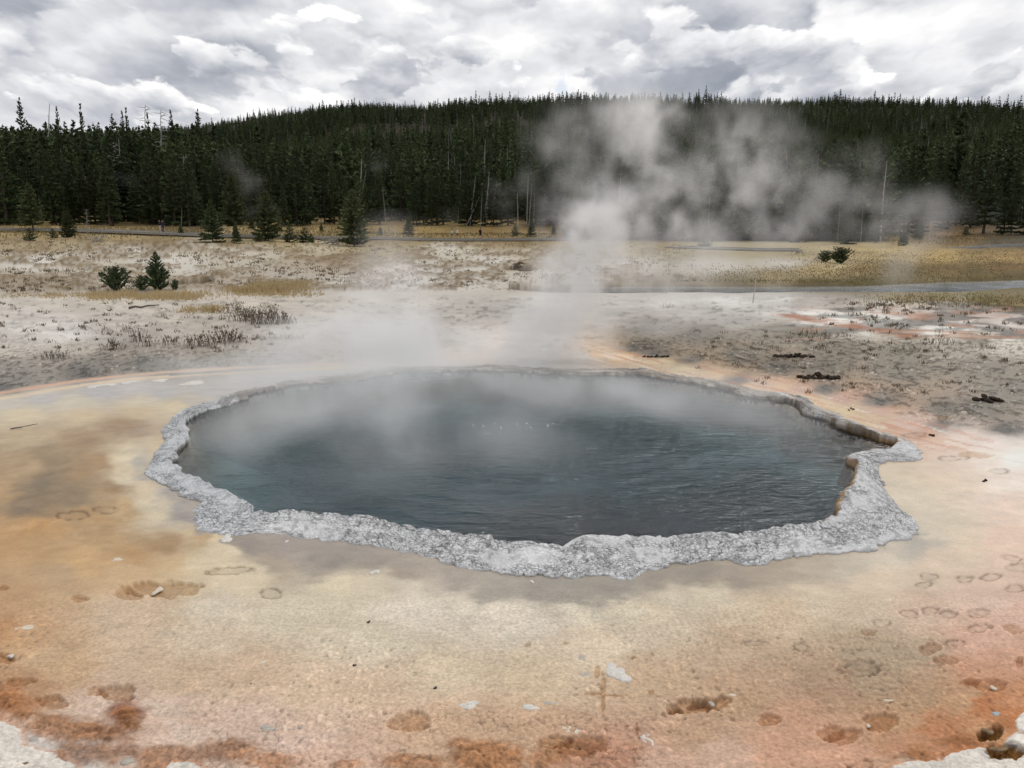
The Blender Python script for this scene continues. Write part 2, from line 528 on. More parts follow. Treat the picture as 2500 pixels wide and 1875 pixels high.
# surface colours read off the photograph: (px, py, r, g, b)
GC = [
    (20, 1800, 226, 216, 206), (5, 1770, 224, 212, 200), (60, 1850, 206, 196, 184), (120, 1865, 205, 195, 185), (30, 1840, 214, 206, 196),
    (60, 1755, 190, 130, 82), (130, 1770, 158, 108, 66), (200, 1790, 150, 100, 62), (300, 1775, 156, 106, 72), (310, 1745, 146, 98, 72), (150, 1810, 170, 112, 72), (330, 1790, 156, 106, 72),
    (220, 1840, 172, 115, 72), (450, 1850, 182, 122, 86), (560, 1830, 178, 116, 80), (700, 1865, 184, 122, 88), (630, 1810, 182, 122, 92), (420, 1800, 205, 158, 128),
    (450, 1785, 222, 194, 172), (540, 1790, 220, 190, 166), (640, 1790, 218, 186, 162), (800, 1800, 220, 190, 168), (900, 1805, 216, 182, 154), (1000, 1800, 214, 178, 146), (1100, 1785, 212, 176, 142), (1200, 1780, 212, 176, 142), (1310, 1780, 210, 172, 138), (380, 1770, 214, 180, 154), (740, 1855, 214, 176, 150), (800, 1865, 200, 150, 118), (860, 1860, 190, 136, 100),
    (250, 1725, 214, 184, 160), (400, 1740, 220, 192, 168), (500, 1760, 218, 184, 158), (640, 1770, 218, 186, 162), (800, 1755, 218, 188, 162), (720, 1830, 220, 190, 170), (860, 1835, 214, 180, 155),
    (620, 1640, 208, 176, 140), (450, 1660, 208, 176, 140), (150, 1640, 200, 162, 116), (350, 1620, 208, 178, 142), (750, 1690, 214, 186, 154),
    (20, 1450, 194, 150, 98), (60, 1560, 204, 158, 106), (10, 1540, 196, 142, 84), (20, 1700, 182, 120, 68), (60, 1680, 184, 140, 96), (110, 1600, 202, 164, 118),
    (150, 1400, 192, 158, 114), (300, 1500, 210, 180, 144), (500, 1560, 212, 188, 156), (700, 1500, 214, 198, 170), (550, 1480, 214, 196, 168), (900, 1560, 214, 198, 170),
    (1000, 1480, 228, 214, 192), (1250, 1500, 226, 211, 188), (1100, 1640, 214, 192, 160), (1300, 1650, 210, 186, 152), (1450, 1560, 216, 194, 164), (900, 1690, 212, 184, 152),
    (1600, 1650, 196, 166, 132), (1800, 1560, 192, 164, 132), (1800, 1700, 190, 156, 122), (2000, 1640, 182, 150, 118), (1900, 1650, 186, 154, 122), (1700, 1800, 192, 156, 124), (1760, 1840, 208, 172, 146),
    (1500, 1850, 196, 146, 116), (1600, 1860, 206, 168, 142), (1200, 1850, 170, 114, 72), (1050, 1860, 168, 112, 66), (1260, 1810, 190, 130, 92), (1120, 1810, 200, 145, 108), (950, 1855, 190, 128, 92), (1350, 1835, 176, 118, 92), (1480, 1780, 196, 148, 108),
    (1900, 1835, 212, 164, 132), (2050, 1860, 214, 164, 132), (2050, 1700, 184, 148, 116), (1950, 1760, 206, 160, 128), (2200, 1600, 178, 149, 118), (2100, 1580, 180, 150, 118), (2150, 1660, 180, 148, 116), (2200, 1770, 200, 152, 112), (2250, 1700, 190, 150, 114), (2400, 1640, 205, 146, 108), (2360, 1710, 200, 152, 112),
    (2300, 1780, 196, 132, 88), (2420, 1720, 190, 120, 72), (2330, 1812, 186, 122, 78), (2200, 1820, 206, 148, 110), (2250, 1845, 196, 132, 88), (2480, 1700, 205, 140, 95), (2470, 1760, 198, 128, 78), (2440, 1790, 205, 150, 105),
    (2495, 1755, 236, 222, 208), (2490, 1800, 236, 226, 212), (2350, 1840, 234, 224, 208), (2400, 1845, 236, 226, 212), (2300, 1868, 234, 222, 206), (2240, 1875, 228, 210, 190), (2480, 1870, 236, 226, 214), (2380, 1870, 238, 230, 216),
    (2400, 1560, 216, 164, 134), (2450, 1600, 212, 154, 120), (2480, 1500, 222, 172, 146), (2250, 1480, 218, 180, 150), (2420, 1455, 222, 182, 156), (2100, 1480, 212, 184, 152), (2300, 1380, 214, 190, 164), (2450, 1320, 226, 196, 172), (2480, 1240, 232, 206, 186), (2350, 1190, 222, 202, 178),
    (2450, 1160, 238, 222, 206), (2480, 1120, 244, 236, 226), (2420, 1125, 238, 222, 208), (2490, 1180, 240, 226, 212), (2300, 1150, 222, 198, 174), (2330, 1105, 228, 204, 184), (2250, 1230, 216, 200, 174), (2290, 1290, 216, 200, 174), (2350, 1330, 222, 200, 172), (2200, 1180, 214, 198, 170), (2230, 1150, 212, 192, 164),
    (2000, 1450, 212, 192, 162), (1800, 1480, 208, 186, 154), (1600, 1500, 212, 192, 162), (2150, 1420, 220, 198, 170), (2180, 1370, 216, 200, 176), (1900, 1500, 206, 180, 146),
    (1350, 1440, 158, 148, 135), (1230, 1428, 164, 154, 140), (1600, 1415, 152, 140, 125), (1500, 1440, 154, 144, 130), (1700, 1405, 150, 138, 122), (1800, 1412, 160, 146, 128), (1900, 1395, 168, 152, 132), (2000, 1388, 186, 170, 148), (2080, 1375, 198, 184, 162), (2250, 1325, 178, 168, 152), (2200, 1345, 192, 180, 162),
    (1000, 1395, 166, 152, 136), (900, 1370, 160, 147, 134), (800, 1365, 152, 141, 130), (700, 1335, 158, 144, 133), (610, 1335, 150, 136, 124), (660, 1385, 176, 160, 140), (1120, 1420, 168, 155, 140), (880, 1345, 158, 146, 134), (760, 1385, 168, 155, 140), (580, 1320, 158, 142, 126),
    (550, 1345, 226, 206, 170), (480, 1378, 222, 200, 160), (560, 1380, 224, 204, 168), (620, 1408, 222, 202, 168), (800, 1428, 220, 204, 174), (900, 1418, 212, 196, 168), (1000, 1450, 222, 208, 182), (1130, 1470, 224, 210, 186), (1280, 1490, 224, 210, 186), (1420, 1495, 220, 206, 180), (1300, 1455, 156, 147, 132), (1420, 1450, 156, 147, 132), (1500, 1462, 160, 150, 135), (1200, 1445, 168, 158, 142), (1520, 1482, 214, 198, 170), (1750, 1450, 208, 192, 164), (1640, 1455, 204, 188, 162),
    (250, 1305, 180, 144, 94), (100, 1330, 190, 150, 96), (30, 1310, 194, 148, 90), (400, 1325, 168, 132, 84), (330, 1350, 190, 148, 92), (480, 1312, 196, 158, 100), (530, 1318, 222, 198, 152), (420, 1375, 208, 174, 126), (300, 1400, 206, 170, 124), (200, 1370, 206, 164, 106), (450, 1295, 212, 184, 136),
    (345, 1190, 214, 190, 150), (320, 1120, 226, 206, 166), (318, 1160, 222, 202, 162), (305, 1145, 214, 190, 148), (370, 1215, 216, 196, 158), (400, 1255, 216, 198, 160), (440, 1280, 190, 174, 150), (455, 1262, 152, 142, 134), (430, 1235, 158, 148, 138), (390, 1205, 164, 154, 144), (350, 1165, 172, 160, 146), (345, 1125, 178, 168, 152), (480, 1300, 160, 146, 132),
    (120, 1180, 134, 114, 84), (60, 1235, 140, 116, 84), (190, 1215, 144, 120, 86), (80, 1200, 140, 118, 86), (250, 1130, 168, 132, 86), (120, 1120, 156, 130, 92), (200, 1080, 166, 134, 94), (300, 1040, 168, 136, 98), (350, 1055, 172, 144, 108), (60, 1070, 192, 166, 126), (50, 1010, 216, 196, 156), (200, 1015, 210, 184, 142), (350, 1005, 206, 180, 138), (430, 992, 216, 196, 156), (380, 1085, 206, 182, 140), (280, 1190, 166, 132, 86), (230, 1260, 176, 138, 86), (60, 1140, 176, 146, 104), (300, 1240, 190, 156, 106), (100, 1290, 196, 148, 86), (10, 1200, 186, 150, 100), (200, 1150, 160, 128, 86),
    (20, 985, 200, 190, 174), (100, 970, 190, 184, 177), (250, 957, 184, 179, 175), (400, 962, 186, 181, 176), (500, 957, 188, 183, 178), (350, 984, 210, 196, 168), (470, 975, 196, 184, 166), (180, 988, 206, 194, 170), (600, 932, 194, 189, 184), (800, 908, 202, 196, 190), (330, 940, 194, 188, 182), (700, 918, 198, 193, 187),
    (50, 930, 146, 142, 138), (200, 908, 124, 121, 118), (350, 884, 126, 123, 119), (100, 885, 164, 158, 150), (500, 890, 142, 138, 132), (700, 870, 160, 154, 147), (30, 900, 150, 146, 140), (250, 880, 140, 136, 130), (400, 900, 128, 126, 123), (600, 885, 150, 146, 140), (10, 952, 120, 118, 116), (450, 860, 160, 152, 142), (300, 860, 158, 150, 141),
    (100, 800, 210, 203, 193), (150, 815, 214, 208, 199), (50, 760, 204, 195, 184), (300, 780, 196, 186, 174), (500, 800, 188, 178, 165), (700, 800, 192, 185, 176), (200, 850, 190, 183, 173), (400, 760, 198, 187, 173), (800, 760, 200, 192, 181), (100, 745, 202, 192, 178), (300, 745, 206, 196, 180), (600, 745, 206, 194, 178), (30, 850, 200, 193, 184), (400, 830, 182, 173, 162), (650, 840, 176, 168, 158),
    (1100, 760, 186, 178, 168), (1250, 760, 178, 172, 163), (950, 800, 184, 178, 170), (1000, 740, 200, 192, 181), (1320, 830, 206, 200, 192), (1200, 850, 216, 202, 188), (1130, 870, 222, 200, 180), (1420, 870, 205, 198, 190), (1300, 870, 200, 196, 190), (1000, 880, 206, 198, 188), (1100, 830, 190, 182, 173), (1450, 760, 182, 177, 168), (1350, 740, 206, 200, 190),
    (1560, 850, 110, 105, 98), (1600, 860, 118, 112, 104), (1700, 880, 122, 116, 108), (1800, 870, 132, 126, 116), (1900, 900, 124, 119, 111), (2000, 900, 134, 129, 120), (2200, 900, 146, 141, 131), (2400, 900, 152, 147, 138), (2300, 1000, 136, 132, 125), (2450, 1050, 112, 109, 105), (2000, 950, 120, 116, 111), (2150, 980, 130, 126, 120), (2300, 1040, 118, 115, 111), (2400, 1000, 140, 136, 129), (2400, 830, 164, 159, 148), (2200, 850, 152, 147, 136), (1700, 820, 140, 134, 125), (1900, 815, 152, 146, 134), (1600, 800, 158, 152, 144), (2050, 850, 144, 138, 127), (2480, 950, 150, 146, 138), (1800, 930, 120, 114, 107),
    (1450, 862, 222, 186, 146), (1520, 872, 230, 192, 148), (1600, 888, 232, 204, 158), (1680, 905, 230, 206, 160), (1750, 918, 228, 194, 150), (1720, 890, 196, 168, 140), (1830, 942, 228, 192, 150), (1900, 950, 226, 190, 150), (1960, 975, 226, 200, 156), (2000, 990, 224, 196, 150), (2060, 1010, 216, 190, 142), (2110, 1030, 210, 180, 134), (2180, 1050, 208, 172, 134), (1880, 935, 212, 176, 150), (1960, 950, 202, 166, 144), (2060, 972, 198, 160, 140), (2150, 1005, 204, 166, 144), (2220, 1040, 212, 178, 158), (2250, 1020, 200, 176, 160), (2350, 1065, 228, 206, 190), (2290, 1085, 222, 184, 158), (2260, 1062, 206, 160, 130), (2420, 1085, 236, 222, 210), (2330, 1045, 196, 184, 174), (1950, 992, 222, 196, 160), (2130, 1018, 206, 176, 140),
    (1800, 775, 182, 176, 167), (1700, 760, 192, 186, 177), (1900, 765, 206, 200, 191), (2000, 775, 226, 221, 212), (2150, 790, 222, 217, 208), (2300, 810, 216, 211, 202), (2450, 835, 214, 208, 199), (2050, 745, 168, 158, 148), (2250, 765, 182, 168, 158), (2400, 770, 172, 158, 148), (2150, 745, 180, 172, 162), (1960, 740, 178, 170, 160), (1900, 738, 210, 206, 198), (1780, 735, 216, 212, 205), (1650, 735, 214, 209, 201), (1500, 735, 200, 194, 185), (2300, 740, 190, 180, 168), (2350, 750, 196, 186, 174), (2200, 825, 170, 164, 152), (2480, 800, 190, 180, 172),
    (2400, 733, 122, 112, 72), (2480, 738, 128, 112, 72), (2300, 728, 140, 128, 90), (2200, 728, 150, 136, 104), (2300, 655, 124, 104, 64), (2380, 665, 108, 92, 56), (2200, 665, 118, 100, 62), (2100, 655, 140, 118, 76), (2450, 655, 116, 92, 56), (2000, 692, 106, 94, 64), (2200, 695, 102, 92, 58), (1800, 688, 128, 114, 86), (2100, 690, 104, 94, 60), (1600, 690, 134, 122, 98), (2380, 688, 104, 92, 58), (2480, 680, 110, 96, 62),
    (2300, 628, 168, 143, 90), (2450, 628, 164, 136, 84), (2150, 612, 172, 150, 102), (2350, 580, 120, 96, 64), (2300, 560, 116, 92, 62), (2450, 590, 84, 76, 60), (1900, 645, 192, 184, 170), (1750, 650, 196, 189, 176), (1950, 615, 166, 151, 116), (2050, 645, 176, 158, 118), (1850, 612, 170, 156, 124), (1700, 612, 168, 156, 128), (1900, 670, 150, 134, 100), (2000, 665, 168, 148, 104),
    (100, 640, 212, 204, 190), (300, 612, 208, 199, 182), (100, 600, 168, 150, 116), (400, 640, 210, 203, 190), (250, 650, 194, 184, 166), (500, 600, 206, 197, 178), (600, 620, 196, 186, 168), (800, 645, 172, 157, 136), (900, 610, 160, 142, 108), (1100, 605, 206, 198, 182), (1200, 640, 208, 201, 188), (1000, 660, 200, 190, 178), (1300, 620, 190, 178, 155), (1400, 600, 158, 138, 98), (1500, 645, 200, 192, 180), (600, 685, 178, 166, 148), (100, 690, 160, 145, 124), (300, 690, 188, 178, 162), (700, 680, 182, 172, 156), (1100, 690, 204, 197, 186), (1400, 680, 196, 188, 175), (900, 700, 206, 200, 190), (780, 600, 190, 176, 146),
    (0, 560, 150, 128, 84), (200, 568, 146, 126, 84), (400, 580, 150, 130, 88), (550, 590, 156, 138, 98), (650, 575, 140, 120, 76), (800, 580, 140, 118, 74), (900, 575, 138, 114, 66), (1100, 575, 140, 114, 62), (1200, 580, 146, 120, 70), (1300, 590, 140, 120, 78), (950, 535, 120, 100, 58), (1300, 550, 118, 98, 60), (600, 535, 140, 120, 74), (300, 535, 150, 128, 80), (1450, 600, 150, 132, 94), (1150, 592, 176, 160, 124),
    (100, 575, 156, 134, 92), (300, 580, 160, 138, 94), (50, 540, 182, 156, 98), (200, 545, 176, 150, 96), (700, 550, 152, 130, 80), (700, 585, 168, 148, 104), (1000, 560, 142, 116, 64), (1200, 560, 140, 114, 64), (1000, 590, 150, 132, 86), (1350, 585, 150, 124, 78), (450, 560, 110, 92, 62), (850, 545, 142, 120, 74), (1100, 545, 128, 108, 60), (1450, 560, 124, 104, 68), (1600, 590, 150, 132, 92), (1500, 610, 176, 162, 130),
    (0, 500, 46, 42, 30), (500, 500, 46, 42, 30), (1000, 500, 46, 42, 30), (1500, 500, 46, 42, 30), (2000, 520, 46, 42, 30), (2500, 520, 46, 42, 30), (1000, 300, 52, 54, 36), (2000, 300, 50, 50, 34), (200, 300, 46, 46, 32)]


RUST = [(120, 1775, 85, 34, .9), (225, 1792, 120, 40, 1.0), (312, 1760, 46, 34, 1.0), (230, 1838, 130, 40, .9), (420, 1850, 130, 34, .85), (560, 1835, 95, 34, .9), (660, 1858, 80, 28, .85),
        (860, 1868, 70, 16, .7), (1000, 1864, 130, 26, .9), (1185, 1852, 120, 44, 1.0), (1125, 1822, 60, 20, .8), (1335, 1852, 66, 30, .8), (1400, 1825, 80, 28, .45), (20, 1715, 40, 30, .8), (60, 1748, 40, 18, .8),
        (2330, 1815, 70, 18, .6), (2245, 1846, 62, 20, .6), (2440, 1765, 50, 20, .45)]
WHITE_CRUST = [(-5, 1806, 62, 52), (40, 1852, 95, 30), (110, 1872, 70, 18), (2400, 1856, 115, 26), (2300, 1884, 120, 24), (2505, 1768, 26, 26), (2500, 1836, 52, 44), (2380, 1880, 160, 24), (450, 1880, 42, 14)]


def worley_on(mask, x, y, seed):
    m = np.where(mask > 0.002)[0]
    o = [np.full(mask.shape, v, np.float32) for v in (0.9, 1.2, 0.0)]
    for a, b in zip(o, worley(x[m], y[m], seed)):
        a[m] = b
    return o


def build_ground():
    u = np.linspace(1 / 3.4, 1 / 120.0, 780)
    r1 = 1 / u
    r0 = np.array([0.05, 0.6, 1.3, 2.0, 2.6, 3.0])
    r2 = 120.0 * (2600.0 / 120.0) ** (np.linspace(0, 1, 90)[1:])
    rr = np.concatenate([r0, r1, r2])
    a1 = np.linspace(R(-37.5), R(37.5), 1040)
    a2 = np.linspace(R(37.5), R(360 - 37.5), 74)[1:-1]
    a3 = np.linspace(R(37.5), R(62), 90)[1:]
    a2 = np.linspace(R(62), R(360 - 62), 60)[1:-1]
    aa = np.concatenate([a1, a3, a2, R(360) - a3[::-1]])
    nr, na = len(rr), len(aa)
    A, Rr = np.meshgrid(aa, rr)
    x, y = (Rr * np.sin(A)).ravel(), (Rr * np.cos(A)).ravel()
    r = np.hypot(x, y)
    z = zground(x, y)
    px, py = proj(x, y, z)
    front = y > 1.0
    px = np.where(front, px, 1250)
    py = np.where(front, py, 2600)
    # ---- colour from the control points
    wx = 26 * (fbm(px / 70, py / 22, 3, 3) - 0.5) * 2
    wy = 9 * (fbm(px / 60, py / 20, 3, 4) - 0.5) * 2
    near = sstep(1000, 1300, py)
    qx = np.clip(px + wx * (0.5 + near), -200, 2700)
    qy = np.clip(py + wy * (0.5 + 1.3 * near), 200, 1990)
    C = np.array([q for q in GC if not (q[1] > 1735 and q[0] < 1500 and q[2] - q[4] > 76) and not (q[1] > 1745 and q[2] > 215 and q[4] > 195 and (q[0] < 150 or q[0] > 2200))], float)
    cl = lin(C[:, 2:5])
    g_ = cl @ np.array([.3, .59, .11])
    cl = g_[:, None] + (cl - g_[:, None]) * np.where(C[:, 1] > 1430, .90, np.where(C[:, 1] > 1090, .96, .92))[:, None]
    lft = (C[:, 0] < 650) & (C[:, 1] > 1000)
    gl_ = cl @ np.array([.3, .59, .11])
    cl[lft] = gl_[lft][:, None] + (cl[lft] - gl_[lft][:, None]) * .92
    rgt = (C[:, 0] > 2050) & (C[:, 1] > 1430)
    cl[rgt] = cl[rgt] * np.array([.94, 1.0, 1.02])
    col = np.zeros((len(x), 3))
    N = len(x)
    CH = 60000
    ky = np.where(C[:, 1] < 780, 3.6, np.where(C[:, 1] < 1080, 2.6, 1.7)).astype(np.float32)
    hill = r > 240
    col[hill] = lin([52, 48, 34])
    todo = np.where(~hill & front & (r > 3.3) & (np.abs(px - 1250) < 2600))[0]
    col[~hill & ~np.isin(np.arange(N), todo)] = lin([206, 170, 136])
    for i in range(0, len(todo), CH):
        sl = todo[i:i + CH]
        dx = qx[sl, None].astype(np.float32) - C[None, :, 0].astype(np.float32)
        dy = (qy[sl, None].astype(np.float32) - C[None, :, 1].astype(np.float32)) * ky
        d2 = dx * dx + dy * dy + 150.0
        wgt = 1.0 / (d2 * np.power(d2, .85))
        col[sl] = (wgt @ cl.astype(np.float32)) / wgt.sum(1)[:, None]
    # ---- masks
    gravel = np.zeros(N)
    gr_r = sstep(800, 838, py) * (1 - sstep(1010, 1090, py)) * sstep(1430, 1560, px)
    edge = np.interp(px, [1400, 1500, 1700, 1900, 2100, 2300, 2500], [835, 850, 884, 930, 985, 1040, 1090]) + 14 * (fbm(px / 45, py / 15, 3, 8) - .5)
    gr_r = gr_r * (1 - sstep(-14, 10, py - edge))
    top_l = np.interp(px, [0, 200, 400, 700, 1000], [835, 845, 835, 840, 850])
    bot_l = np.interp(px, [0, 100, 250, 500, 800, 1000], [955, 940, 922, 903, 888, 880])
    gr_l = sstep(-30, 30, py - top_l) * (1 - sstep(-6, 4, py - bot_l)) * (1 - sstep(700, 1050, px))
    gravel = np.clip(gr_r + gr_l, 0, 1)
    sp = on(gravel, fbm, x * 9, y * 5, 3, 11, 0.7)
    f1, f2, cid = worley_on(gravel, x * 13 + 3 * sp, y * 8 - 3 * sp, 12)
    chip = (cid > 0.80) * (1 - sstep(0.15, 0.36, f1)) * sstep(.4, .6, on(gravel, fbm, x * 1.2, y * .9, 2, 87))
    dark = sstep(0.52, 0.66, sp)
    col = col * (1 - (gravel * dark * 0.52)[:, None])
    col = col * (1 + gravel[:, None] * np.array([.04, 0, -.06]))
    col = col + (gravel * chip * 0.28)[:, None] * np.array([1.0, .97, .92])
    lumpz = gravel * 0.035 * (sp - 0.5) + gravel * chip * 0.02
    # scrub patches on the pale mound, streaks on the sinter flats
    mound = sstep(572, 590, py) * (1 - sstep(702, 716, py)) * (1 - sstep(1560, 1760, px))
    pn = on(mound, fbm, px / 55, py / 10, 4, 14, 0.6)
    pt = sstep(0.47, 0.56, pn) * mound
    wf1, _, wc = worley_on(mound, px / 13, py / 4.6, 15)
    spots = (wc > 0.52) * (1 - sstep(0.16, 0.34, wf1)) * mound
    scrub = np.clip(pt * (0.42 + 0.40 * sstep(.35, .6, on(mound, fbm, px / 9, py / 4, 2, 16))) + spots * 0.7, 0, 1)
    scol = lin([122, 103, 74]) * (0.7 + 0.6 * on(mound, fbm, px / 20, py / 6, 2, 17))[:, None]
    col = col * (1 - scrub[:, None]) + scol * scrub[:, None]
    z = z + 0.10 * pt * sstep(30, 60, r)
    mead = sstep(530, 545, py) * (1 - sstep(700, 708, py)) * (np.clip(sstep(1700, 2100, px) + (1 - sstep(566, 590, py)), 0, 1))
    col = col * (1 + mead * (0.9 * (on(mead, fbm, px / 70, py / 7, 4, 18, 0.65) - 0.5)))[:, None]
    flat = sstep(716, 730, py) * (1 - sstep(860, 890, py)) * (1 - gravel)
    st = on(flat, fbm, px / 60, py / 7, 4, 19, 0.65)
    col = col * (1 + flat * 0.55 * (st - 0.5) - flat * 0.35 * sstep(0.62, 0.75, on(flat, fbm, px / 16, py / 5, 3, 20)))[:, None]
    rt = sstep(728, 745, py) * (1 - sstep(822, 840, py)) * sstep(1850, 2050, px)
    pale = sstep(.46, .58, on(rt, fbm, px / 120 + .3 * py / 30, py / 9 - px / 260, 3, 22))
    col = col * (1 - rt[:, None]) + rt[:, None] * (col * (0.55 + 0.72 * pale)[:, None] * (1 + .35 * (on(rt, fbm, px / 40, py / 4.5, 3, 48) - .5))[:, None])
    pk = rt * sstep(.55, .66, on(rt, fbm, px / 90 + 7, py / 7 - px / 300, 4, 49, .6)) * .6
    col = col * (1 - pk[:, None]) + lin([188, 142, 116]) * pk[:, None]
    # orange-fringed runoff streak
    st1 = PA([(1930, 770), (2010, 784), (2080, 797), (2170, 812), (2230, 825)])
    dd = polydist(x, y, st1)
    k = (1 - sstep(0.1, 0.9, dd + 1.1 * (fbm(x * 1.1, y * .5, 4, 23, .6) - .45))) * sstep(.3, .55, fbm(x * .9 + 4, y * .8, 3, 53))
    col = col * (1 - k[:, None] * 0.75) + lin([172, 112, 78]) * (k * 0.75)[:, None]
    # orange, peach and cream hem of the left apron
    hem = PA([(-250, 1000), (-60, 972), (0, 962), (80, 949), (180, 934), (300, 920), (420, 910), (600, 899), (800, 891), (1000, 882), (1130, 868), (1230, 852)])
    dh = polydist(x, y, hem)
    hn = 0.20 * (fbm(x * 2.4, y * 2.4, 3, 24) - .5)
    wl = np.interp(px, [0, 300, 600, 1100], [1.0, .7, .35, .6])
    k = (1 - sstep(0.08, 0.26, dh + hn))
    hc = lin([214, 172, 142])[None] * wl[:, None] + lin([222, 206, 190])[None] * (1 - wl)[:, None]
    k = k * .8
    col = col * (1 - k[:, None]) + hc * k[:, None]
    k2 = np.exp(-((dh + hn - 0.50) / 0.22) ** 2) * (py > np.interp(px, [0, 300, 1000], [965, 923, 884])) * 0.8
    col = col * (1 - k2[:, None]) + lin([226, 204, 172]) * k2[:, None]
    rb = 205 - 84 * sstep(1385, 1430, px) * (1 - sstep(2140, 2185, px))
    k = sstep(0, 25, r - rb)[:, None]
    col = col * (1 - k) + lin([52, 48, 34]) * k
    # streaks of orange and brown bacteria on the right far shore
    rs = (1 - sstep(-14, 10, -(py - edge))) * (1 - sstep(1085, 1110, py)) * sstep(1400, 1500, px)
    rn = on(rs, fbm, (px - py) / 60, (py - px * 0.26) / 5.5, 4, 25, .6)
    k = rs * sstep(.56, .68, rn) * 0.55
    col = col * (1 - k[:, None]) + lin([196, 128, 92]) * k[:, None]
    k = rs * sstep(.60, .70, on(rs, fbm, (px - py) / 48, (py - px * 0.26) / 5, 4, 26, .6)) * 0.6
    col = col * (1 - k[:, None]) + lin([238, 226, 210]) * k[:, None]
    # ---- foreground mats: crust grains, rust tufts, pimples
    fg = sstep(1420, 1520, py)
    grain = on(fg, fbm, x * 22, y * 22, 3, 27, .7)
    wb = on(fg, fbm, x * 9, y * 9, 3, 35)
    f1, f2, cid = worley_on(fg, x * 19 + 2.2 * wb, y * 15 - 2.2 * wb, 28)
    rust = np.zeros(N)
    ed = on(fg, fbm, x * 7, y * 7, 4, 37, .62) - .5
    for (cx, cy, hw, hh, kk) in RUST:
        e = np.hypot((px - cx) / hw, (py - cy) / hh) + 1.1 * ed
        rust = np.maximum(rust, kk * (1 - sstep(.42, 1.12, e)))
    rc = lin([176, 120, 76])[None] * (0.55 + 0.9 * on(rust, fbm, x * 26, y * 26, 4, 38, .7))[:, None]
    rc = rc * (1 - .35 * sstep(.5, .65, on(rust, fbm, x * 4, y * 4, 3, 39)))[:, None]
    col = col * (1 - .78 * rust[:, None]) + .78 * rust[:, None] * rc
    white = np.zeros(N)
    for (cx, cy, hw, hh) in WHITE_CRUST:
        e = np.hypot((px - cx) / hw, (py - cy) / hh) + 0.8 * ed
        white = np.maximum(white, 1 - sstep(.86, 1.0, e))
        fr = np.exp(-((e - 1.12) / .14) ** 2) * .35
        col = col * (1 - fr[:, None]) + fr[:, None] * lin([206, 140, 96])
    col = col * (1 - white[:, None]) + white[:, None] * lin([232, 224, 212]) * (0.80 + .32 * on(white, fbm, x * 12, y * 12, 4, 40, .65))[:, None]
    rust = rust * (1 - white)
    crust = sstep(1700, 1760, py) * (1 - rust) * (1 - sstep(1500, 1750, px)) * sstep(380, 480, px)
    pim = np.exp(-(((px - 1990) / 400) ** 2 + ((py - 1640) / 150) ** 2) ** 1.5)
    h1, _, hc = worley_on(pim, x * 15, y * 13, 86)
    pimple = np.clip(pim * 1.4, 0, 1) * (hc > 0.35) * (1 - sstep(0.08, 0.34, h1))
    z = z + fg * (0.007 * (grain - .5)) + rust * (0.022 * (1 - f1) + 0.016 * (on(rust, fbm, x * 40, y * 40, 2, 29) - .5)) + crust * (1 - white) * (0.008 * sstep(.0, .35, f2 - f1) * (cid > .3) + 0.01 * (wb - .5)) + pimple * 0.016
    col = col * (1 + fg * 0.22 * (grain - .5) + pimple * 0.26)[:, None]
    cr = crust * (1 - sstep(0.0, 0.14, f2 - f1 + 0.3 * (grain - .5))) * sstep(.45, .6, on(crust, fbm, x * 6, y * 6, 3, 36))
    col = col * (1 - 0.38 * cr)[:, None]
    fg2 = sstep(1430, 1600, py) * (1 - white)
    dn = sstep(.38, .62, on(fg2, fbm, x * 1.6, y * 1.6, 3, 85))
    u1, u2, uc = worley_on(fg2, x * 16 + wb, y * 12 - wb, 84)
    siz = 0.16 + 0.30 * ((uc * 7.13) % 1.0)
    flake = fg2 * (uc > 0.66 - .2 * dn) * (1 - sstep(siz * .55, siz, u1)) * (0.35 + .65 * dn)
    pit = fg2 * (uc < 0.16 + .1 * dn) * (1 - sstep(siz * .4, siz * .9, u1)) * (0.35 + .65 * dn)
    col = col * (1 + 0.24 * flake - 0.36 * pit)[:, None]
    z = z + 0.009 * flake - 0.008 * pit
    col = col * (1 + rust * (0.95 * (on(rust, fbm, x * 30, y * 30, 3, 30, .7) - .5) - 0.25 * sstep(.4, .7, f1)))[:, None]
    ap = sstep(1090, 1200, py)
    mot = on(ap, fbm, x * 5, y * 8, 5, 46, .65)
    flow = on(ap, fbm, px / 50 + 2 * mot, py / 8, 3, 47)
    col = col * (1 + ap * (.20 * (mot - .5) + .10 * (flow - .5)))[:, None]
    lf = fbm(x * 1.3, y * 1.3, 4, 31)
    col = col * (1 + sstep(1090, 1200, py) * 0.16 * (lf - .5))[:, None]
    # blotches drifting in the orange mat on the left
    om = (1 - sstep(300, 430, px)) * sstep(1000, 1040, py) * (1 - sstep(1300, 1360, py))
    col = col * (1 + om * 0.38 * (on(om, fbm, px / 40 + py / 60, py / 14, 4, 32, .6) - .5))[:, None]
    # small crystals on the white crust of the corners
    wc_ = white
    z = z + wc_ * (0.02 * (on(wc_, fbm, x * 14, y * 14, 3, 33) - .3) + 0.006 * (on(wc_, fbm, x * 55, y * 55, 2, 34) - .5)) + 0.012 * wc_
    # ---- prints
    for (cx, cy, hw, hh, kind, dp) in PRINTS:
        dp = dp * (.85 if kind != 'deep' else 1.0)
        m = np.where((np.abs(px - cx) < hw * 1.9) & (np.abs(py - cy) < hh * 2.2))[0]
        if not len(m):
            continue
        X, Y = px[m], py[m]
        nn = fbm(X / 26 + cx, Y / 14 + cy, 4, 41, .6)
        th = np.arctan2((Y - cy) / hh, (X - cx) / hw)
        e = np.hypot((X - cx) / hw, (Y - cy) / hh) + 0.9 * (nn - .5) + 0.10 * np.sin(2 * th + cx) + 0.06 * np.sin(3 * th + cy)
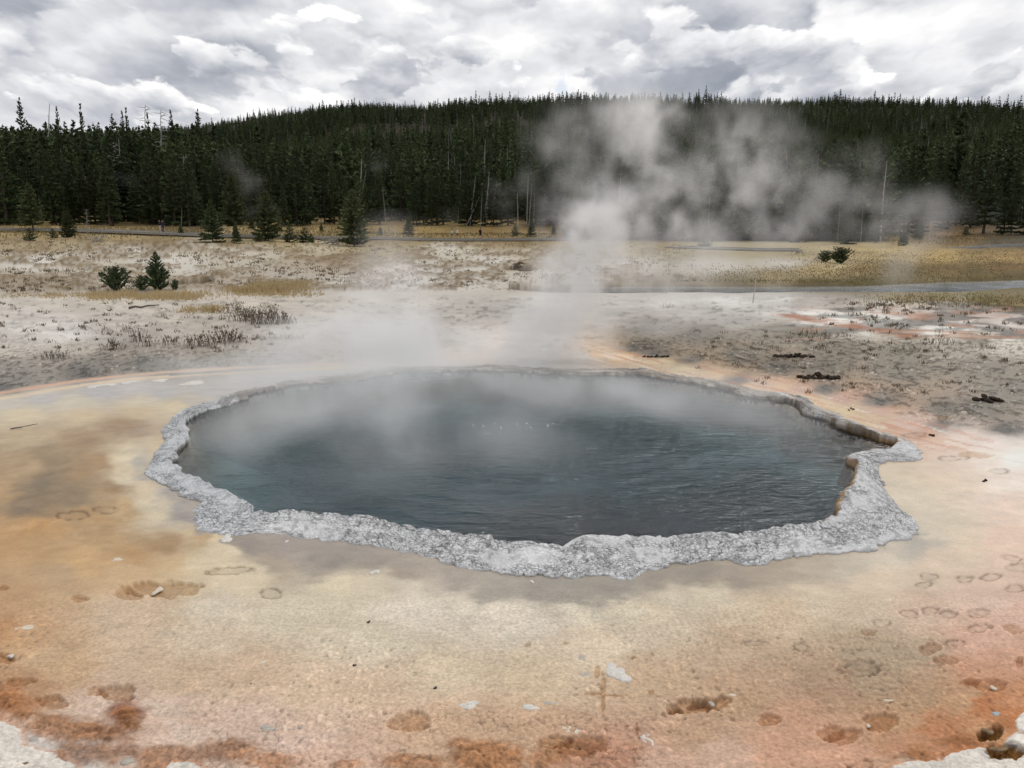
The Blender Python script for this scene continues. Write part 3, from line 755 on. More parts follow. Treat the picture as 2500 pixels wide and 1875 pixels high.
        if kind == 'ring':
            k = np.exp(-((e - 0.85) / 0.16) ** 2) * (0.45 + 0.55 * (fbm(X / 14, Y / 9, 2, 42) > .45))
            z[m] -= dp * k
            fl = 1 - sstep(.6, .95, e)
            z[m] -= dp * 0.6 * fl
            col[m] *= (1 - .10 * fl)[:, None]
            col[m] *= (1 - 0.50 * k)[:, None] * np.array([1, .96, .9]) ** k[:, None]
        else:
            k = 1 - sstep(0.72, 1.0, e)
            lip = np.exp(-((e - 1.08) / 0.12) ** 2)
            z[m] -= dp * k - 0.004 * lip
            if kind == 'deep':
                dc = lin([112, 78, 40]) * (0.35 + 1.5 * fbm(X / 7, Y / 6, 3, 43))[:, None]
                col[m] = col[m] * (1 - k[:, None]) + dc * k[:, None]
                z[m] += k * 0.05 * (fbm(X / 9, Y / 7, 3, 44) - .4)
            else:
                bits = fbm(X / 6, Y / 4.5, 3, 45, .7)
                tint = np.array([.77, .67, .57]) * (0.80 + 0.45 * bits)[:, None]
                col[m] *= (1 - k[:, None]) + k[:, None] * tint
                z[m] += k * 0.005 * (bits - .5)
                col[m] *= (1 + 0.10 * lip)[:, None]
    for (cx, cy, hw, hh) in RIPPLES:
        e = np.hypot((px - cx) / hw, (py - cy) / hh)
        for q in (1.0, 0.86, 1.14):
            z = z + 0.0022 * np.exp(-((e - q) / 0.05) ** 2) * (1.0 if q == 1.0 else 0.6)
    # ---- wetness
    wet = sstep(905, 960, py) * (1 - sstep(1560, 1800, py)) * (1 - gravel)
    wet = np.maximum(wet, rs * 0.8)
    film = np.clip(1.0 - np.abs(polydist(x, y, OUTc, True) - 0.2) / 1.5, 0, 1)
    wet = np.clip(np.maximum(wet * 0.72, film), 0, 1) * (1 - sstep(0.60, .74, col.mean(1)) * 0.8)
    z = z + lumpz
    # ---- the spring's bowl
    near_pool = (r > 5) & (r < 22) & (np.abs(x) < 14)
    m = np.where(near_pool)[0]
    io = inside(x[m], y[m], OUTc)
    ii = inside(x[m], y[m], INc)
    mo = m[io & ~ii]
    dj = polydist(x[mo], y[mo], OUTc, True)
    z[mo] = 0.012 - 0.06 * sstep(.12, .3, dj)
    mi = m[ii]
    di = polydist(x[mi], y[mi], INc, True)
    fun = P3(1560, 1130, 0)
    q = np.hypot(x[mi] - fun[0], (y[mi] - fun[1]))
    depth = 0.22 + 0.35 * sstep(0.0, 0.35, di) + 0.9 * sstep(0.3, 2.2, di) + 6.5 * (1 - sstep(0.5, 3.3, q)) + 0.25 * (fbm(x[mi] * 1.5, y[mi] * 1.5, 3, 50) - .5)
    z[mi] = -np.maximum(depth, 0.15)
    bc = lin([168, 170, 166])[None] * (0.75 + 0.5 * fbm(x[mi] * 1.2, y[mi] * 1.2, 4, 51))[:, None]
    kk = (1 - sstep(0.1, 0.7, di))[:, None]
    bc = bc * (1 - 0.6 * kk) + lin([150, 122, 84]) * 0.6 * kk
    col[mi] = bc
    wet[mi] = 0
    gravel[mi] = 0
    # ---- wet dark soil in hollows and on the river bed
    dr = polydist(x, y, RIV)
    k = (1 - sstep(RIVW, RIVW + 0.7, dr)) * (py < 760)
    col = col * (1 - k[:, None]) + lin([78, 68, 52]) * k[:, None]
    for (hx, hy, rx) in ((470, 683, 1.1), (1286, 692, .9), (1265, 655, 1.2)):
        c = P3(hx, hy, 0.1)
        e = np.hypot((x - c[0]) / (rx * 1.1), (y - c[1]) / (rx * 2.0)) + .4 * (fbm(x * 2, y * 2, 2, 52) - .5)
        k = 1 - sstep(.55, 1.0, e)
        col = col * (1 - k[:, None]) + lin([62, 48, 38]) * k[:, None]
    col = np.clip(col, 0.008, 0.86)
    v = np.stack([x, y, z], 1)
    idx = np.arange(nr * na).reshape(nr, na)
    a, b = idx[:-1, :], np.roll(idx, -1, 1)[:-1, :]
    c, d = np.roll(idx, -1, 1)[1:, :], idx[1:, :]
    f = np.stack([a.ravel(), d.ravel(), c.ravel(), b.ravel()], 1)
    me = mesh_np('ground', v, f, ground_mat())
    setattr_c(me, 'Col', col * 0.87)
    setattr_f(me, 'wet', wet)
    setattr_f(me, 'gravel', gravel)
    setattr_f(me, 'relief', np.clip(gravel * .9 + rust + crust * .8 + white + .30 * fg, 0, 1))
    setattr_f(me, 'fine', np.clip(fg + flat + gravel * .5 + sstep(1090, 1200, py) * .4, 0, 1))
    o = link('ground', me)
    tag(o, 'mineral crust, coloured mats, gravel and meadow sloping to a wooded hill', 'ground', kind='structure')
    return o


def ground_mat():
    m, t, b = newmat('ground')
    at = t.add('ShaderNodeAttribute', attribute_name='Col')
    wt = t.add('ShaderNodeAttribute', attribute_name='wet')
    gv = t.add('ShaderNodeAttribute', attribute_name='gravel')
    fn = t.add('ShaderNodeAttribute', attribute_name='fine')
    rl = t.add('ShaderNodeAttribute', attribute_name='relief')
    tcn = t.add('ShaderNodeTexCoord')
    O = tcn.outputs['Object']
    n1 = t.noise(O, 3.5, 8, 0.62)
    n2 = t.noise(O, 38.0, 5, 0.7)
    n3 = t.noise(O, 150.0, 3, 0.6)
    n5 = t.noise(O, 13.0, 3, 0.55)
    f = t.math('MULTIPLY', t.maprange(n1, 0.25, 0.75, 0.90, 1.10, 'LINEAR'),
               t.math('ADD', 1.0, t.math('MULTIPLY', fn.outputs['Fac'], t.math('MULTIPLY', t.math('SUBTRACT', n2, 0.5), 1.4))))
    f = t.math('MULTIPLY', f, t.math('ADD', 1.0, t.math('MULTIPLY', fn.outputs['Fac'], t.math('MULTIPLY', t.math('SUBTRACT', n5, 0.5), 0.22))))
    f = t.math('MULTIPLY', f, t.math('ADD', 1.0, t.math('MULTIPLY', gv.outputs['Fac'], t.math('MULTIPLY', t.math('SUBTRACT', n2, 0.5), 1.3))))
    c = t.vmath('SCALE', at.outputs['Color'], scale=f)
    t.put(b.inputs['Base Color'], c)
    rough = t.maprange(t.math('ADD', wt.outputs['Fac'], t.math('MULTIPLY', t.math('SUBTRACT', n1, 0.5), 0.5)), 0.0, 1.0, 0.92, 0.30, 'LINEAR')
    t.put(b.inputs['Roughness'], rough)
    t.put(b.inputs['Specular IOR Level'], t.maprange(wt.outputs['Fac'], 0, 1, 0.10, 0.26, 'LINEAR'))
    hgt = t.math('ADD', t.math('ADD', t.math('MULTIPLY', n2, 0.7), n5), t.math('MULTIPLY', n3, 0.3))
    bn = t.add('ShaderNodeBump')
    t.put(bn.inputs['Strength'], t.math('ADD', 0.05, t.math('MULTIPLY', rl.outputs['Fac'], 0.5)))
    bn.inputs['Distance'].default_value = 0.02
    t.put(bn.inputs['Height'], hgt)
    t.l.new(bn.outputs[0], b.inputs['Normal'])
    return m


# ------------------------------------------------------------------ sinter rim
def build_rim():
    n = len(IN)
    d = OUT - IN
    wid = np.hypot(d[:, 0], d[:, 1])
    nrm = d / np.maximum(wid, 1e-4)[:, None]
    s = np.concatenate([[0], np.cumsum(np.hypot(*(np.diff(0.5 * (IN + OUT), axis=0)).T))])
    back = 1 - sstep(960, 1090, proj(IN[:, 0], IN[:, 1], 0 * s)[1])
    hv = HH * ((0.75 + .5 * fbm(s * 1.2, s * 0 + 3, 3, 53)) * (1 - back) + back * np.clip(0.1 + 1.9 * fbm(s * 1.5, s * 0 + 5, 4, 52, .6), .15, 1.5))
    # scalloped edges: lobes of several sizes, cusps pointing inward
    def lobes(freq, seed):
        f = worley(s * freq, s * 0 + .5, seed)[0]
        return np.sqrt(np.clip(0.42 - f * f, 0.0, 1)) - 0.45
    outw = 0.07 * lobes(3.4, 61) + 0.045 * lobes(8.5, 65) + 0.022 * lobes(19.0, 69) + 0.16 * (fbm(s * .9, s * 0, 3, 62) - .5) + 0.05 * (fbm(s * 9, s * 0, 3, 66) - .5)
    inw = 0.08 * lobes(4.2, 63) + 0.05 * lobes(10.0, 58) + 0.20 * (fbm(s * 1.6, s * 0, 4, 64, .6) - .5) + 0.05 * (fbm(s * 14, s * 0, 2, 67) - .5)
    cb = worley(s * 1.9 + .8 * fbm(s * 4, s * 0, 2, 51), s * 0 + .5, 50)[2]
    hv = hv * (1 - back + back * (0.20 + 1.0 * cb)) * (1 - .5 * back * (1 - sstep(1500, 1800, proj(IN[:, 0], IN[:, 1], 0 * s)[0])))
    inw = inw + back * 0.22 * (cb - .5)
    edgek = np.clip(wid / 0.45, 0.25, 1.0)
    outw, inw = outw * edgek * 1.9, inw * np.clip(wid / 0.3, 0.55, 1.0) * (1 + .5 * back)
    tt = np.concatenate([np.linspace(0, .22, 8, endpoint=False), np.linspace(.22, 1, 44)])
    M = len(tt)
    V = np.zeros((n, M, 3))
    och = np.zeros((n, M))
    ACR = np.zeros((n, M))
    pxm, pym = proj(0.5 * (IN[:, 0] + OUT[:, 0]), 0.5 * (IN[:, 1] + OUT[:, 1]), 0 * s)
    dark = sstep(1440, 1640, pxm) * (1 - sstep(1075, 1100, pym))          # brown far shore
    dark = np.maximum(dark, (pym < 970) * 0.75)
    rightw = sstep(1900, 2010, pxm) * (pym > 1085)
    for j, t in enumerate(tt):
        if t < 0.22:
            k = t / 0.22                       # undercut face, from below the water to the lip
            acr = (0.22 - 0.40 * rightw) * (1 - k) ** 1.3
            hz = -0.30 + k * (0.30 + 0.72 * hv)
            offin = inw * k
            offo = 0 * s
        elif t < 0.32:
            k = (t - 0.22) / 0.10
            acr = 0.05 * k
            hz = hv * (0.72 + 0.28 * math.sin(k * math.pi / 2))
            offin = inw * (1 - k * 0.25)
            offo = 0 * s
        else:
            k = (t - 0.32) / 0.68
            acr = 0.05 + 0.95 * k
            edge = float(sstep(.965, 1.0, np.array(k)))
            hz = (hv * (1 - 0.78 * k ** 1.3) + 0.012) * (1 - edge) - 0.03 * edge
            offin = inw * 0.75 * max(0.0, 1 - 1.6 * k)
            offo = outw * k ** 2 - 0.05 * edge
        V[:, j, :2] = IN + nrm * (wid * acr - offin + offo)[:, None]
        V[:, j, 2] = hz
        ACR[:, j] = wid * acr + offo
        och[:, j] = (1 - float(sstep(0.14, 0.26, np.array(t)))) * (1 - rightw) + rightw * (1 - float(sstep(0.24, 0.36, np.array(t))))
    x, y = V[..., 0].copy(), V[..., 1].copy()
    S = np.repeat(s[:, None], M, 1)
    # overlapping plates and knobs, longer along the rim than across it
    wob = 0.9 * (fbm(S * 5, ACR * 7, 3, 68) - .5)
    f1, f2, c1 = worley(S * 8 + wob, ACR * 11 + 1.3 * wob, 70)
    g1, g2, c2 = worley(S * 16 + wob, ACR * 20 - wob, 71)
    topm = sstep(0.22, 0.30, tt)[None] * (1 - sstep(0.95, .985, tt))[None]
    knob = np.clip(wid / 0.40, 0.45, 1)[:, None]
    smooth = sstep(.52, .66, fbm(S * 1.3, ACR * 2.5, 3, 73))
    rough = 1 - 0.65 * smooth
    crev = (1 - sstep(0.02, 0.20, f2 - f1)) * sstep(.25, .6, fbm(S * 7, ACR * 9, 2, 57))
    lum = fbm(S * 2.3, ACR * 3.5, 3, 72)
    fine = fbm(S * 14, ACR * 15, 2, 56, .65)
    amp = knob * topm * rough
    V[..., 2] += amp * (0.008 * (c1 - .5) + 0.006 * (0.5 - f1) + 0.004 * (0.5 - g1) - 0.007 * crev) + topm * knob * (0.018 * (lum - .5) + 0.007 * (fine - .5)) * (1 + 1.2 * back[:, None])
    nod = np.clip(lobes(6.5, 55) + 0.10, 0, 1)[:, None] * np.exp(-((tt - .32) / .07) ** 2)[None] * (fbm(s * 1.2, s * 0, 2, 54) > .42)[:, None]
    V[..., 2] += 0.075 * nod * np.clip(wid / 0.3, .2, 1)[:, None]
    facem = (1 - sstep(0.16, 0.24, tt))[None]
    zz = V[..., 2]
    lay = fbm(S * 3, zz * 45, 3, 75)
    V[..., :2] += (nrm[:, None, :] * (facem * 0.07 * (lay - .5))[..., None])
    # a smooth pale boss on the near rim
    bx, by = P3(1305, 1368, .05)[:2]
    bm_ = np.exp(-(np.hypot((x - bx) / 0.20, (y - by) / 0.26)) ** 4)
    V[..., 2] += bm_ * 0.03
    # colours
    base = lin([216, 216, 216])
    col = np.ones((n, M, 3)) * base * 0.86
    tone = 0.80 + 0.42 * fbm(S * 6, ACR * 9, 4, 76, .65)
    col *= tone[..., None]
    col *= (1 - 0.62 * topm * rough * crev * (0.4 + 0.6 * c1))[..., None]
    col *= (1 - 0.50 * topm * rough * (1 - sstep(.0, .18, g2 - g1)) * (c2 > .5))[..., None]
    col *= (1 - 0.35 * topm * sstep(.58, .70, fine))[..., None]
    col = col * (1 - 0.5 * bm_[..., None]) + 0.5 * bm_[..., None] * lin([226, 226, 226])
    oc = lin([158, 122, 72])[None, None] * (0.5 + 1.0 * fbm(S * 4, zz * 70, 3, 77))[..., None]
    on = np.clip(och * (0.8 + 0.4 * rightw[:, None]) + 0.35 * dark[:, None] * (fbm(x * 3, y * 3, 3, 78) > .45), 0, 1)
    och2 = np.clip(on * (0.75 + .7 * (fbm(x * 6, y * 6, 3, 79) - .3)), 0, 1)
    col = col * (1 - och2[..., None]) + oc * och2[..., None]
    bl = (1 - sstep(930, 1000, pym))[:, None, None] * .7
    col = col * (1 - bl) + bl * lin([186, 172, 156])
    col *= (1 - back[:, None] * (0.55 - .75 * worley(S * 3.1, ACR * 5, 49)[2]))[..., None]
    dk = (dark[:, None] * (1 - sstep(.45, .8, tt))[None] * sstep(.35, .55, fbm(x * 4, y * 4, 3, 80)))
    col = col * (1 - 0.75 * dk[..., None]) + 0.75 * dk[..., None] * lin([92, 76, 54])
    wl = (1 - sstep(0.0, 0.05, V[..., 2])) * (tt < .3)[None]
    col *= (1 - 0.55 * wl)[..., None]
    # blue-grey shading of the left lobe, mixed into its colour
    lf = (1 - sstep(500, 700, pxm))[:, None]
    col = col * (1 - 0.18 * lf[..., None]) + 0.18 * lf[..., None] * lin([170, 176, 184]) 
    v = V.reshape(-1, 3)
    idx = np.arange(n * M).reshape(n, M)
    a, b = idx[:, :-1], np.roll(idx, -1, 0)[:, :-1]
    c, d_ = np.roll(idx, -1, 0)[:, 1:], idx[:, 1:]
    f = np.stack([a.ravel(), d_.ravel(), c.ravel(), b.ravel()], 1)
    m, t, bs = newmat('sinter')
    at = t.add('ShaderNodeAttribute', attribute_name='Col')
    tcn = t.add('ShaderNodeTexCoord')
    sw = t.add('ShaderNodeAttribute', attribute_name='along')
    mp = t.add('ShaderNodeMapping')
    mp.inputs['Scale'].default_value = (1.0, 1.5, 1.0)
    t.l.new(sw.outputs['Vector'], mp.inputs[0])
    wn = t.add('ShaderNodeTexNoise')
    t.l.new(mp.outputs[0], wn.inputs['Vector'])
    wn.inputs['Scale'].default_value = 9.0
    q = t.vmath('ADD', mp.outputs[0], t.vmath('SCALE', wn.outputs['Color'], scale=0.09))
    vo = t.add('ShaderNodeTexVoronoi', feature='DISTANCE_TO_EDGE')
    t.put(vo.inputs['Vector'], q)
    vo.inputs['Scale'].default_value = 19.0
    n2 = t.noise(q, 36.0, 5, 0.68)
    n4 = t.noise(q, 5.0, 3, 0.6)
    sm = t.add('ShaderNodeAttribute', attribute_name='rough')
    crack = t.math('MULTIPLY', t.maprange(vo.outputs['Distance'], 0.0, 0.13, 1.0, 0.0), t.maprange(n4, .33, .48))
    pit = t.maprange(n2, .56, .68)
    dk = t.math('MULTIPLY', t.math('MAXIMUM', t.math('MULTIPLY', crack, 0.85), t.math('MULTIPLY', pit, 0.6)), sm.outputs['Fac'])
    f_ = t.math('MULTIPLY', t.maprange(n2, .3, .6, 1.2, .92, 'LINEAR'), t.math('SUBTRACT', 1.0, t.math('MULTIPLY', dk, .72)))
    t.put(bs.inputs['Base Color'], t.vmath('SCALE', at.outputs['Color'], scale=f_))
    bs.inputs['Roughness'].default_value = 0.62
    bs.inputs['Specular IOR Level'].default_value = 0.25
    bn = t.add('ShaderNodeBump')
    bn.inputs['Strength'].default_value = 0.6
    bn.inputs['Distance'].default_value = 0.015
    t.put(bn.inputs['Height'], t.math('SUBTRACT', t.math('MULTIPLY', n2, -.8), dk))
    t.l.new(bn.outputs[0], bs.inputs['Normal'])
    me = mesh_np('sinter_crust', v, f, m)
    setattr_c(me, 'Col', np.clip(col.reshape(-1, 3), .01, .85))
    al = me.attributes.new('along', 'FLOAT_VECTOR', 'POINT')
    al.data.foreach_set('vector', np.stack([S, ACR, 3 * zz], -1).astype(np.float32).ravel())
    setattr_f(me, 'rough', (topm * rough).ravel())
    o = link('sinter_crust', me)
    tag(o, 'knobbly pale grey mineral rim with scalloped edges around the dark spring', 'spring rim')
    return o


# ------------------------------------------------------------------ water
def water_mat(name, absorb=None, ripple=1.0):
    m = bpy.data.materials.new(name)
    m.use_nodes = True
    t = NT(m.node_tree)
    t.n.clear()
    o = t.add('ShaderNodeOutputMaterial')
    tcn = t.add('ShaderNodeTexCoord')
    mp = t.add('ShaderNodeMapping')
    mp.inputs['Rotation'].default_value = (0, 0, R(-18))
    mp.inputs['Scale'].default_value = (1.0, 2.6, 1.0)
    t.l.new(tcn.outputs['Object'], mp.inputs[0])
    n1 = t.noise(mp.outputs[0], 1.7, 3, 0.55, 0.6)
    n2 = t.noise(mp.outputs[0], 7.5, 3, 0.6, 0.5)
    n0 = t.noise(tcn.outputs['Object'], 0.45, 2, 0.5)
    wv = t.add('ShaderNodeTexWave', wave_type='RINGS', rings_direction='Z')
    cen = P3(1330, 1060, 0)
    t.put(wv.inputs['Vector'], t.vmath('SUBTRACT', tcn.outputs['Object'], (cen[0], cen[1], 0)))
    wv.inputs['Scale'].default_value = 0.85
    wv.inputs['Distortion'].default_value = 5.0
    wv.inputs['Detail'].default_value = 3.0
    wv.inputs['Detail Scale'].default_value = 1.6
    h = t.math('ADD', t.math('MULTIPLY', n1, 1.0), t.math('MULTIPLY', n2, 0.55))
    h = t.math('ADD', h, t.math('MULTIPLY', wv.outputs['Fac'], 0.15 if absorb else 0.0))
    h = t.math('MULTIPLY', h, t.maprange(n0, .35, .65, .35, 1.25))
    bn = t.add('ShaderNodeBump')
    bn.inputs['Strength'].default_value = 1.0
    bn.inputs['Distance'].default_value = 0.055 * ripple
    t.put(bn.inputs['Height'], h)
    gl = t.add('ShaderNodeBsdfGlossy')
    gl.inputs['Roughness'].default_value = 0.14
    gl.inputs['Color'].default_value = (0.92, 0.95, 1.0, 1)
    t.l.new(bn.outputs[0], gl.inputs['Normal'])
    tr = t.add('ShaderNodeBsdfTransparent')
    fr = t.add('ShaderNodeFresnel')
    fr.inputs['IOR'].default_value = 1.33
    t.l.new(bn.outputs[0], fr.inputs['Normal'])
    mx = t.add('ShaderNodeMixShader')
    t.l.new(fr.outputs[0], mx.inputs[0])
    t.l.new(tr.outputs[0], mx.inputs[1])
    t.l.new(gl.outputs[0], mx.inputs[2])
    t.l.new(mx.outputs[0], o.inputs['Surface'])
    if absorb:
        va = t.add('ShaderNodeVolumeAbsorption')
        va.inputs['Color'].default_value = (*absorb[0], 1)
        va.inputs['Density'].default_value = absorb[1]
        t.l.new(va.outputs[0], o.inputs['Volume'])
    return m


def build_water():
    c = INc.mean(0)
    ring = INc + 0.12 * (INc - c) / np.hypot(*(INc - c).T)[:, None]
    bm = bmesh.new()
    top = [bm.verts.new((p[0], p[1], 0.0)) for p in ring]
    bot = [bm.verts.new((p[0], p[1], -9.0)) for p in ring]
    bm.faces.new(top)
    bm.faces.new(bot[::-1])
    n = len(ring)
    for i in range(n):
        bm.faces.new((top[i], bot[i], bot[(i + 1) % n], top[(i + 1) % n]))
    bmesh.ops.recalc_face_normals(bm, faces=bm.faces)
    me = bpy.data.meshes.new('spring_water')
    bm.to_mesh(me)
    bm.free()
    me.materials.append(water_mat('spring_water', ((0.36, 0.62, 0.67), 0.75), 1.0))
    o = link('spring_water', me)
    tag(o, 'dark teal steaming water filling the hot spring', 'water', kind='structure')
    # bubbles where the spring boils
    rng = random.Random(5)
    vs, fs = [], []
    for i in range(16):
        px = 1170 + rng.random() * 170 if rng.random() < .75 else rng.uniform(1150, 1440)
        p = P3(px, rng.gauss(1038, 10), 0.005)
        r = rng.uniform(.007, .016)
        b0 = len(vs)
        for k in range(6):
            vs.append((p[0] + r * math.cos(k * 1.047), p[1] + r * math.sin(k * 1.047), p[2] - 0.003))
        vs.append((p[0], p[1], p[2] + r * .8))
        for k in range(6):
            fs.append((b0 + k, b0 + (k + 1) % 6, b0 + 6))
    me = mesh_np('foam', vs, fs, simple('foam', (.8, .82, .82), .2, .1))
    o2 = link('foam', me)
    tag(o2, 'white boiling bubbles breaking the surface of the spring', 'foam', kind='stuff')
    # river
    for nm, line, wd, z, lab in (('river', RIV, RIVW + 1.2, -0.22, 'slate blue river running behind the pale flats'), ('river', BEND, 4.2, -0.3, 'dark bend of the river below the trees at the far bank')):
        d = np.gradient(line, axis=0)
        nn = np.stack([-d[:, 1], d[:, 0]], 1) / np.hypot(*d.T)[:, None]
        L, Rr = line + nn * wd, line - nn * wd
        vs = [(p[0], p[1], z) for p in L] + [(p[0], p[1], z) for p in Rr]
        k = len(line)
        fs = [(i, i + 1, k + i + 1, k + i) for i in range(k - 1)]
        me = mesh_np('river', vs, fs, water_mat('river_water', None, 0.07))
        tag(link('river', me), lab, 'river', kind='structure')


build_ground()
build_rim()
build_water()

# ------------------------------------------------------------------ trees
def zat(x, y):
    return float(zground(np.array([x], float), np.array([y], float))[0])


def groundhit(px, py):
    """where the line of sight through this spot of the photograph meets the land"""
    d = pixdir(px, py)
    lo, hi = 3.0, 700.0
    for it in range(4):
        t = np.linspace(lo, hi, 60) if it else 3.0 * (700 / 3.0) ** np.linspace(0, 1, 60)
        g = CAMH + d.z * t - zground(d.x * t, d.y * t)
        k = int(np.argmax(g <= 0)) if (g <= 0).any() else len(t) - 1
        lo, hi = t[max(k - 1, 0)], t[k]
    return np.array([d.x * hi, d.y * hi, zat(d.x * hi, d.y * hi)])


def at_range(px, rng_):
    """a point of the land in this column of the photograph at a given distance"""
    x = (px - 1250) / FPX * math.cos(PITCH) * 1.0
    n = math.hypot(x, 1)
    x, y = x / n * rng_, 1 / n * rng_
    return np.array([x, y, zat(x, y)])


def needle_mat(name, base, rnd=0.35, trans=0.0):
    m, t, b = newmat(name)
    oi = t.add('ShaderNodeObjectInfo')
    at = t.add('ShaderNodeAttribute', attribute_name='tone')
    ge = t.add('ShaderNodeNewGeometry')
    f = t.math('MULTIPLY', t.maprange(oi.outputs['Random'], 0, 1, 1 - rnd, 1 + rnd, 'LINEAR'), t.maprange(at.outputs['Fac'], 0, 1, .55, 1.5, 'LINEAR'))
    hue = t.add('ShaderNodeHueSaturation')
    t.put(hue.inputs['Hue'], t.maprange(t.math('FRACT', t.math('MULTIPLY', oi.outputs['Random'], 7.31)), 0, 1, .475, .515, 'LINEAR'))
    t.put(hue.inputs['Value'], f)
    hue.inputs['Color'].default_value = (*base, 1)
    t.l.new(hue.outputs[0], b.inputs['Base Color'])
    b.inputs['Roughness'].default_value = 0.75
    b.inputs['Specular IOR Level'].default_value = 0.15
    return m


BARK = simple('bark', (.085, .068, .054), .9, .35, 9, .1)
GREYWOOD = simple('grey_wood', (.30, .285, .265), .85, .3, 14, .15, rnd=.25)
GREYWOOD_FAR = simple('weathered_wood', (.24, .225, .205), .85, .25, 3, .15, rnd=.3)
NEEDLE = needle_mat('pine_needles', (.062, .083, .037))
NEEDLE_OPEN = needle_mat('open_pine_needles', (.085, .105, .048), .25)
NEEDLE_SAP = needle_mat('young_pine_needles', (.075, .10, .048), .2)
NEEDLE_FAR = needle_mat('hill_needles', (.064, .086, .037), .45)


def tube(pts, rad, sides=6):
    """rings along a line of points"""
    pts = [Vector(p) for p in pts]
    vs, fs = [], []
    for i, p in enumerate(pts):
        d = (pts[min(i + 1, len(pts) - 1)] - pts[max(i - 1, 0)]).normalized()
        a = d.orthogonal().normalized()
        if abs(d.z) > .5:
            a = (Vector((1, 0, 0)) - d * d.x).normalized()
        b = d.cross(a)
        for k in range(sides):
            th = 2 * math.pi * k / sides
            vs.append(p + (a * math.cos(th) + b * math.sin(th)) * rad[i])
    n = len(pts)
    for i in range(n - 1):
        for k in range(sides):
            k2 = (k + 1) % sides
            fs.append((i * sides + k, i * sides + k2, (i + 1) * sides + k2, (i + 1) * sides + k))
    return vs, fs


class MB:
    def __init__(s):
        s.v, s.f, s.tone = [], [], []

    def tube(s, pts, rad, sides=6, tone=.5):
        v, f = tube(pts, rad, sides)
        b = len(s.v)
        s.v += [tuple(q) for q in v]
        s.tone += [tone] * len(v)
        s.f += [tuple(b + i for i in q) for q in f]
        s.f.append(tuple(b + len(v) - sides + k for k in range(sides)))
        s.f.append(tuple(b + k for k in reversed(range(sides))))

    def tri(s, a, b, c, tone=.5):
        n = len(s.v)
        s.v += [tuple(a), tuple(b), tuple(c)]
        s.tone += [tone] * 3
        s.f.append((n, n + 1, n + 2))

    def mesh(s, name, mat, smooth=False):
        me = bpy.data.meshes.new(name)
        me.from_pydata([tuple(q) for q in s.v], [], s.f)
        me.materials.append(mat)
        setattr_f(me, 'tone', s.tone)
        if smooth:
            me.polygons.foreach_set('use_smooth', np.ones(len(me.polygons), bool))
        return me


def pine_mesh(seed, h=1.0, wid=0.17, base=0.12, whorls=16, per=7, sprays=5, round_=0.8, spray=0.045, lean=0.0, droop=0.25, ragged=.35):
    """(trunk mesh data, crown mesh data) of a conifer of unit height"""
    g = random.Random(seed)
    tr = MB()
    n = 7
    pts = [(lean * (i / n) ** 2, 0.006 * g.uniform(-1, 1), h * i / n * .985) for i in range(n + 1)]
    tr.tube(pts, [0.013 * (1 - .93 * i / n) + .0006 for i in range(n + 1)], 6)
    cr = MB()
    whorls = int(whorls * 1.25)
    for wi in range(whorls + 2):
        q = max(0.0, (wi + g.uniform(-.3, .3)) / (whorls + 1)) ** .78
        q = min(q, .992)
        z = h * (base + (1 - base) * q * .97)
        prof = (1 - q) ** round_ * (0.75 + 0.25 * min(1, q * 6 + .3))
        L0 = wid * prof + .005
        ph = g.uniform(0, 6.28)
        k = max(3, int(per * (1 - .4 * q)))
        for bi in range(k):
            a = ph + 6.283 * bi / k + g.uniform(-.35, .35)
            L = L0 * g.uniform(1 - ragged, 1.12)
            zz = z + g.uniform(-.5, .5) * (1 - base) / whorls
            up = g.uniform(-.05, .35) + .5 * q - droop * (1 - q)
            dx, dy = math.cos(a), math.sin(a)
            bx = lean * (zz / h) ** 2
            tone_b = g.random()
            if L > .05:
                cr.tube([(bx, 0, zz), (bx + dx * L * .8, dy * L * .8, zz + up * L * .8)], [.0028, .0010], 3, .05)
            m = max(2, int(sprays * (.5 + L / max(wid, .01))))
            for si in range(m):
                t = (si + g.uniform(.2, 1.0)) / m
                t = .18 + .82 * t
                px_, py_, pz_ = bx + dx * L * t, dy * L * t, zz + up * L * t + .02 * t * t * g.uniform(-.4, 1)
                for _ in range(3):
                    s1 = spray * g.uniform(.6, 1.25) * (1 - .60 * q)
                    aa = a + g.uniform(-1.25, 1.25)
                    ee = g.uniform(-.5, .9)
                    e = Vector((math.cos(aa) * math.cos(ee), math.sin(aa) * math.cos(ee), math.sin(ee)))
                    sd_ = e.cross(Vector((g.uniform(-1, 1), g.uniform(-1, 1), g.uniform(-.2, 1)))).normalized()
                    o = Vector((px_, py_, pz_)) - e * s1 * .35
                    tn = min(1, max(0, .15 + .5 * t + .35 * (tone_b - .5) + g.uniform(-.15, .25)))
                    cr.tri(o + sd_ * s1 * .26, o - sd_ * s1 * .26, o + e * s1, tn)
                    cr.tri(o + e * s1 * .25 + sd_ * s1 * .36, o + e * s1 * .5 - sd_ * s1 * .36, o + e * s1 * 1.1 + Vector((0, 0, s1 * .1)), tn)
    for k in range(6):
        a = g.uniform(0, 6.28)
        zz = h * (.955 + .03 * g.random())
        e = Vector((math.cos(a) * .15, math.sin(a) * .15, 1)).normalized()
        sd_ = e.orthogonal().normalized()
        o = Vector((lean, 0, zz))
        cr.tri(o + sd_ * spray * .07, o - sd_ * spray * .07, o + e * spray * .6, .5)
    return tr, cr


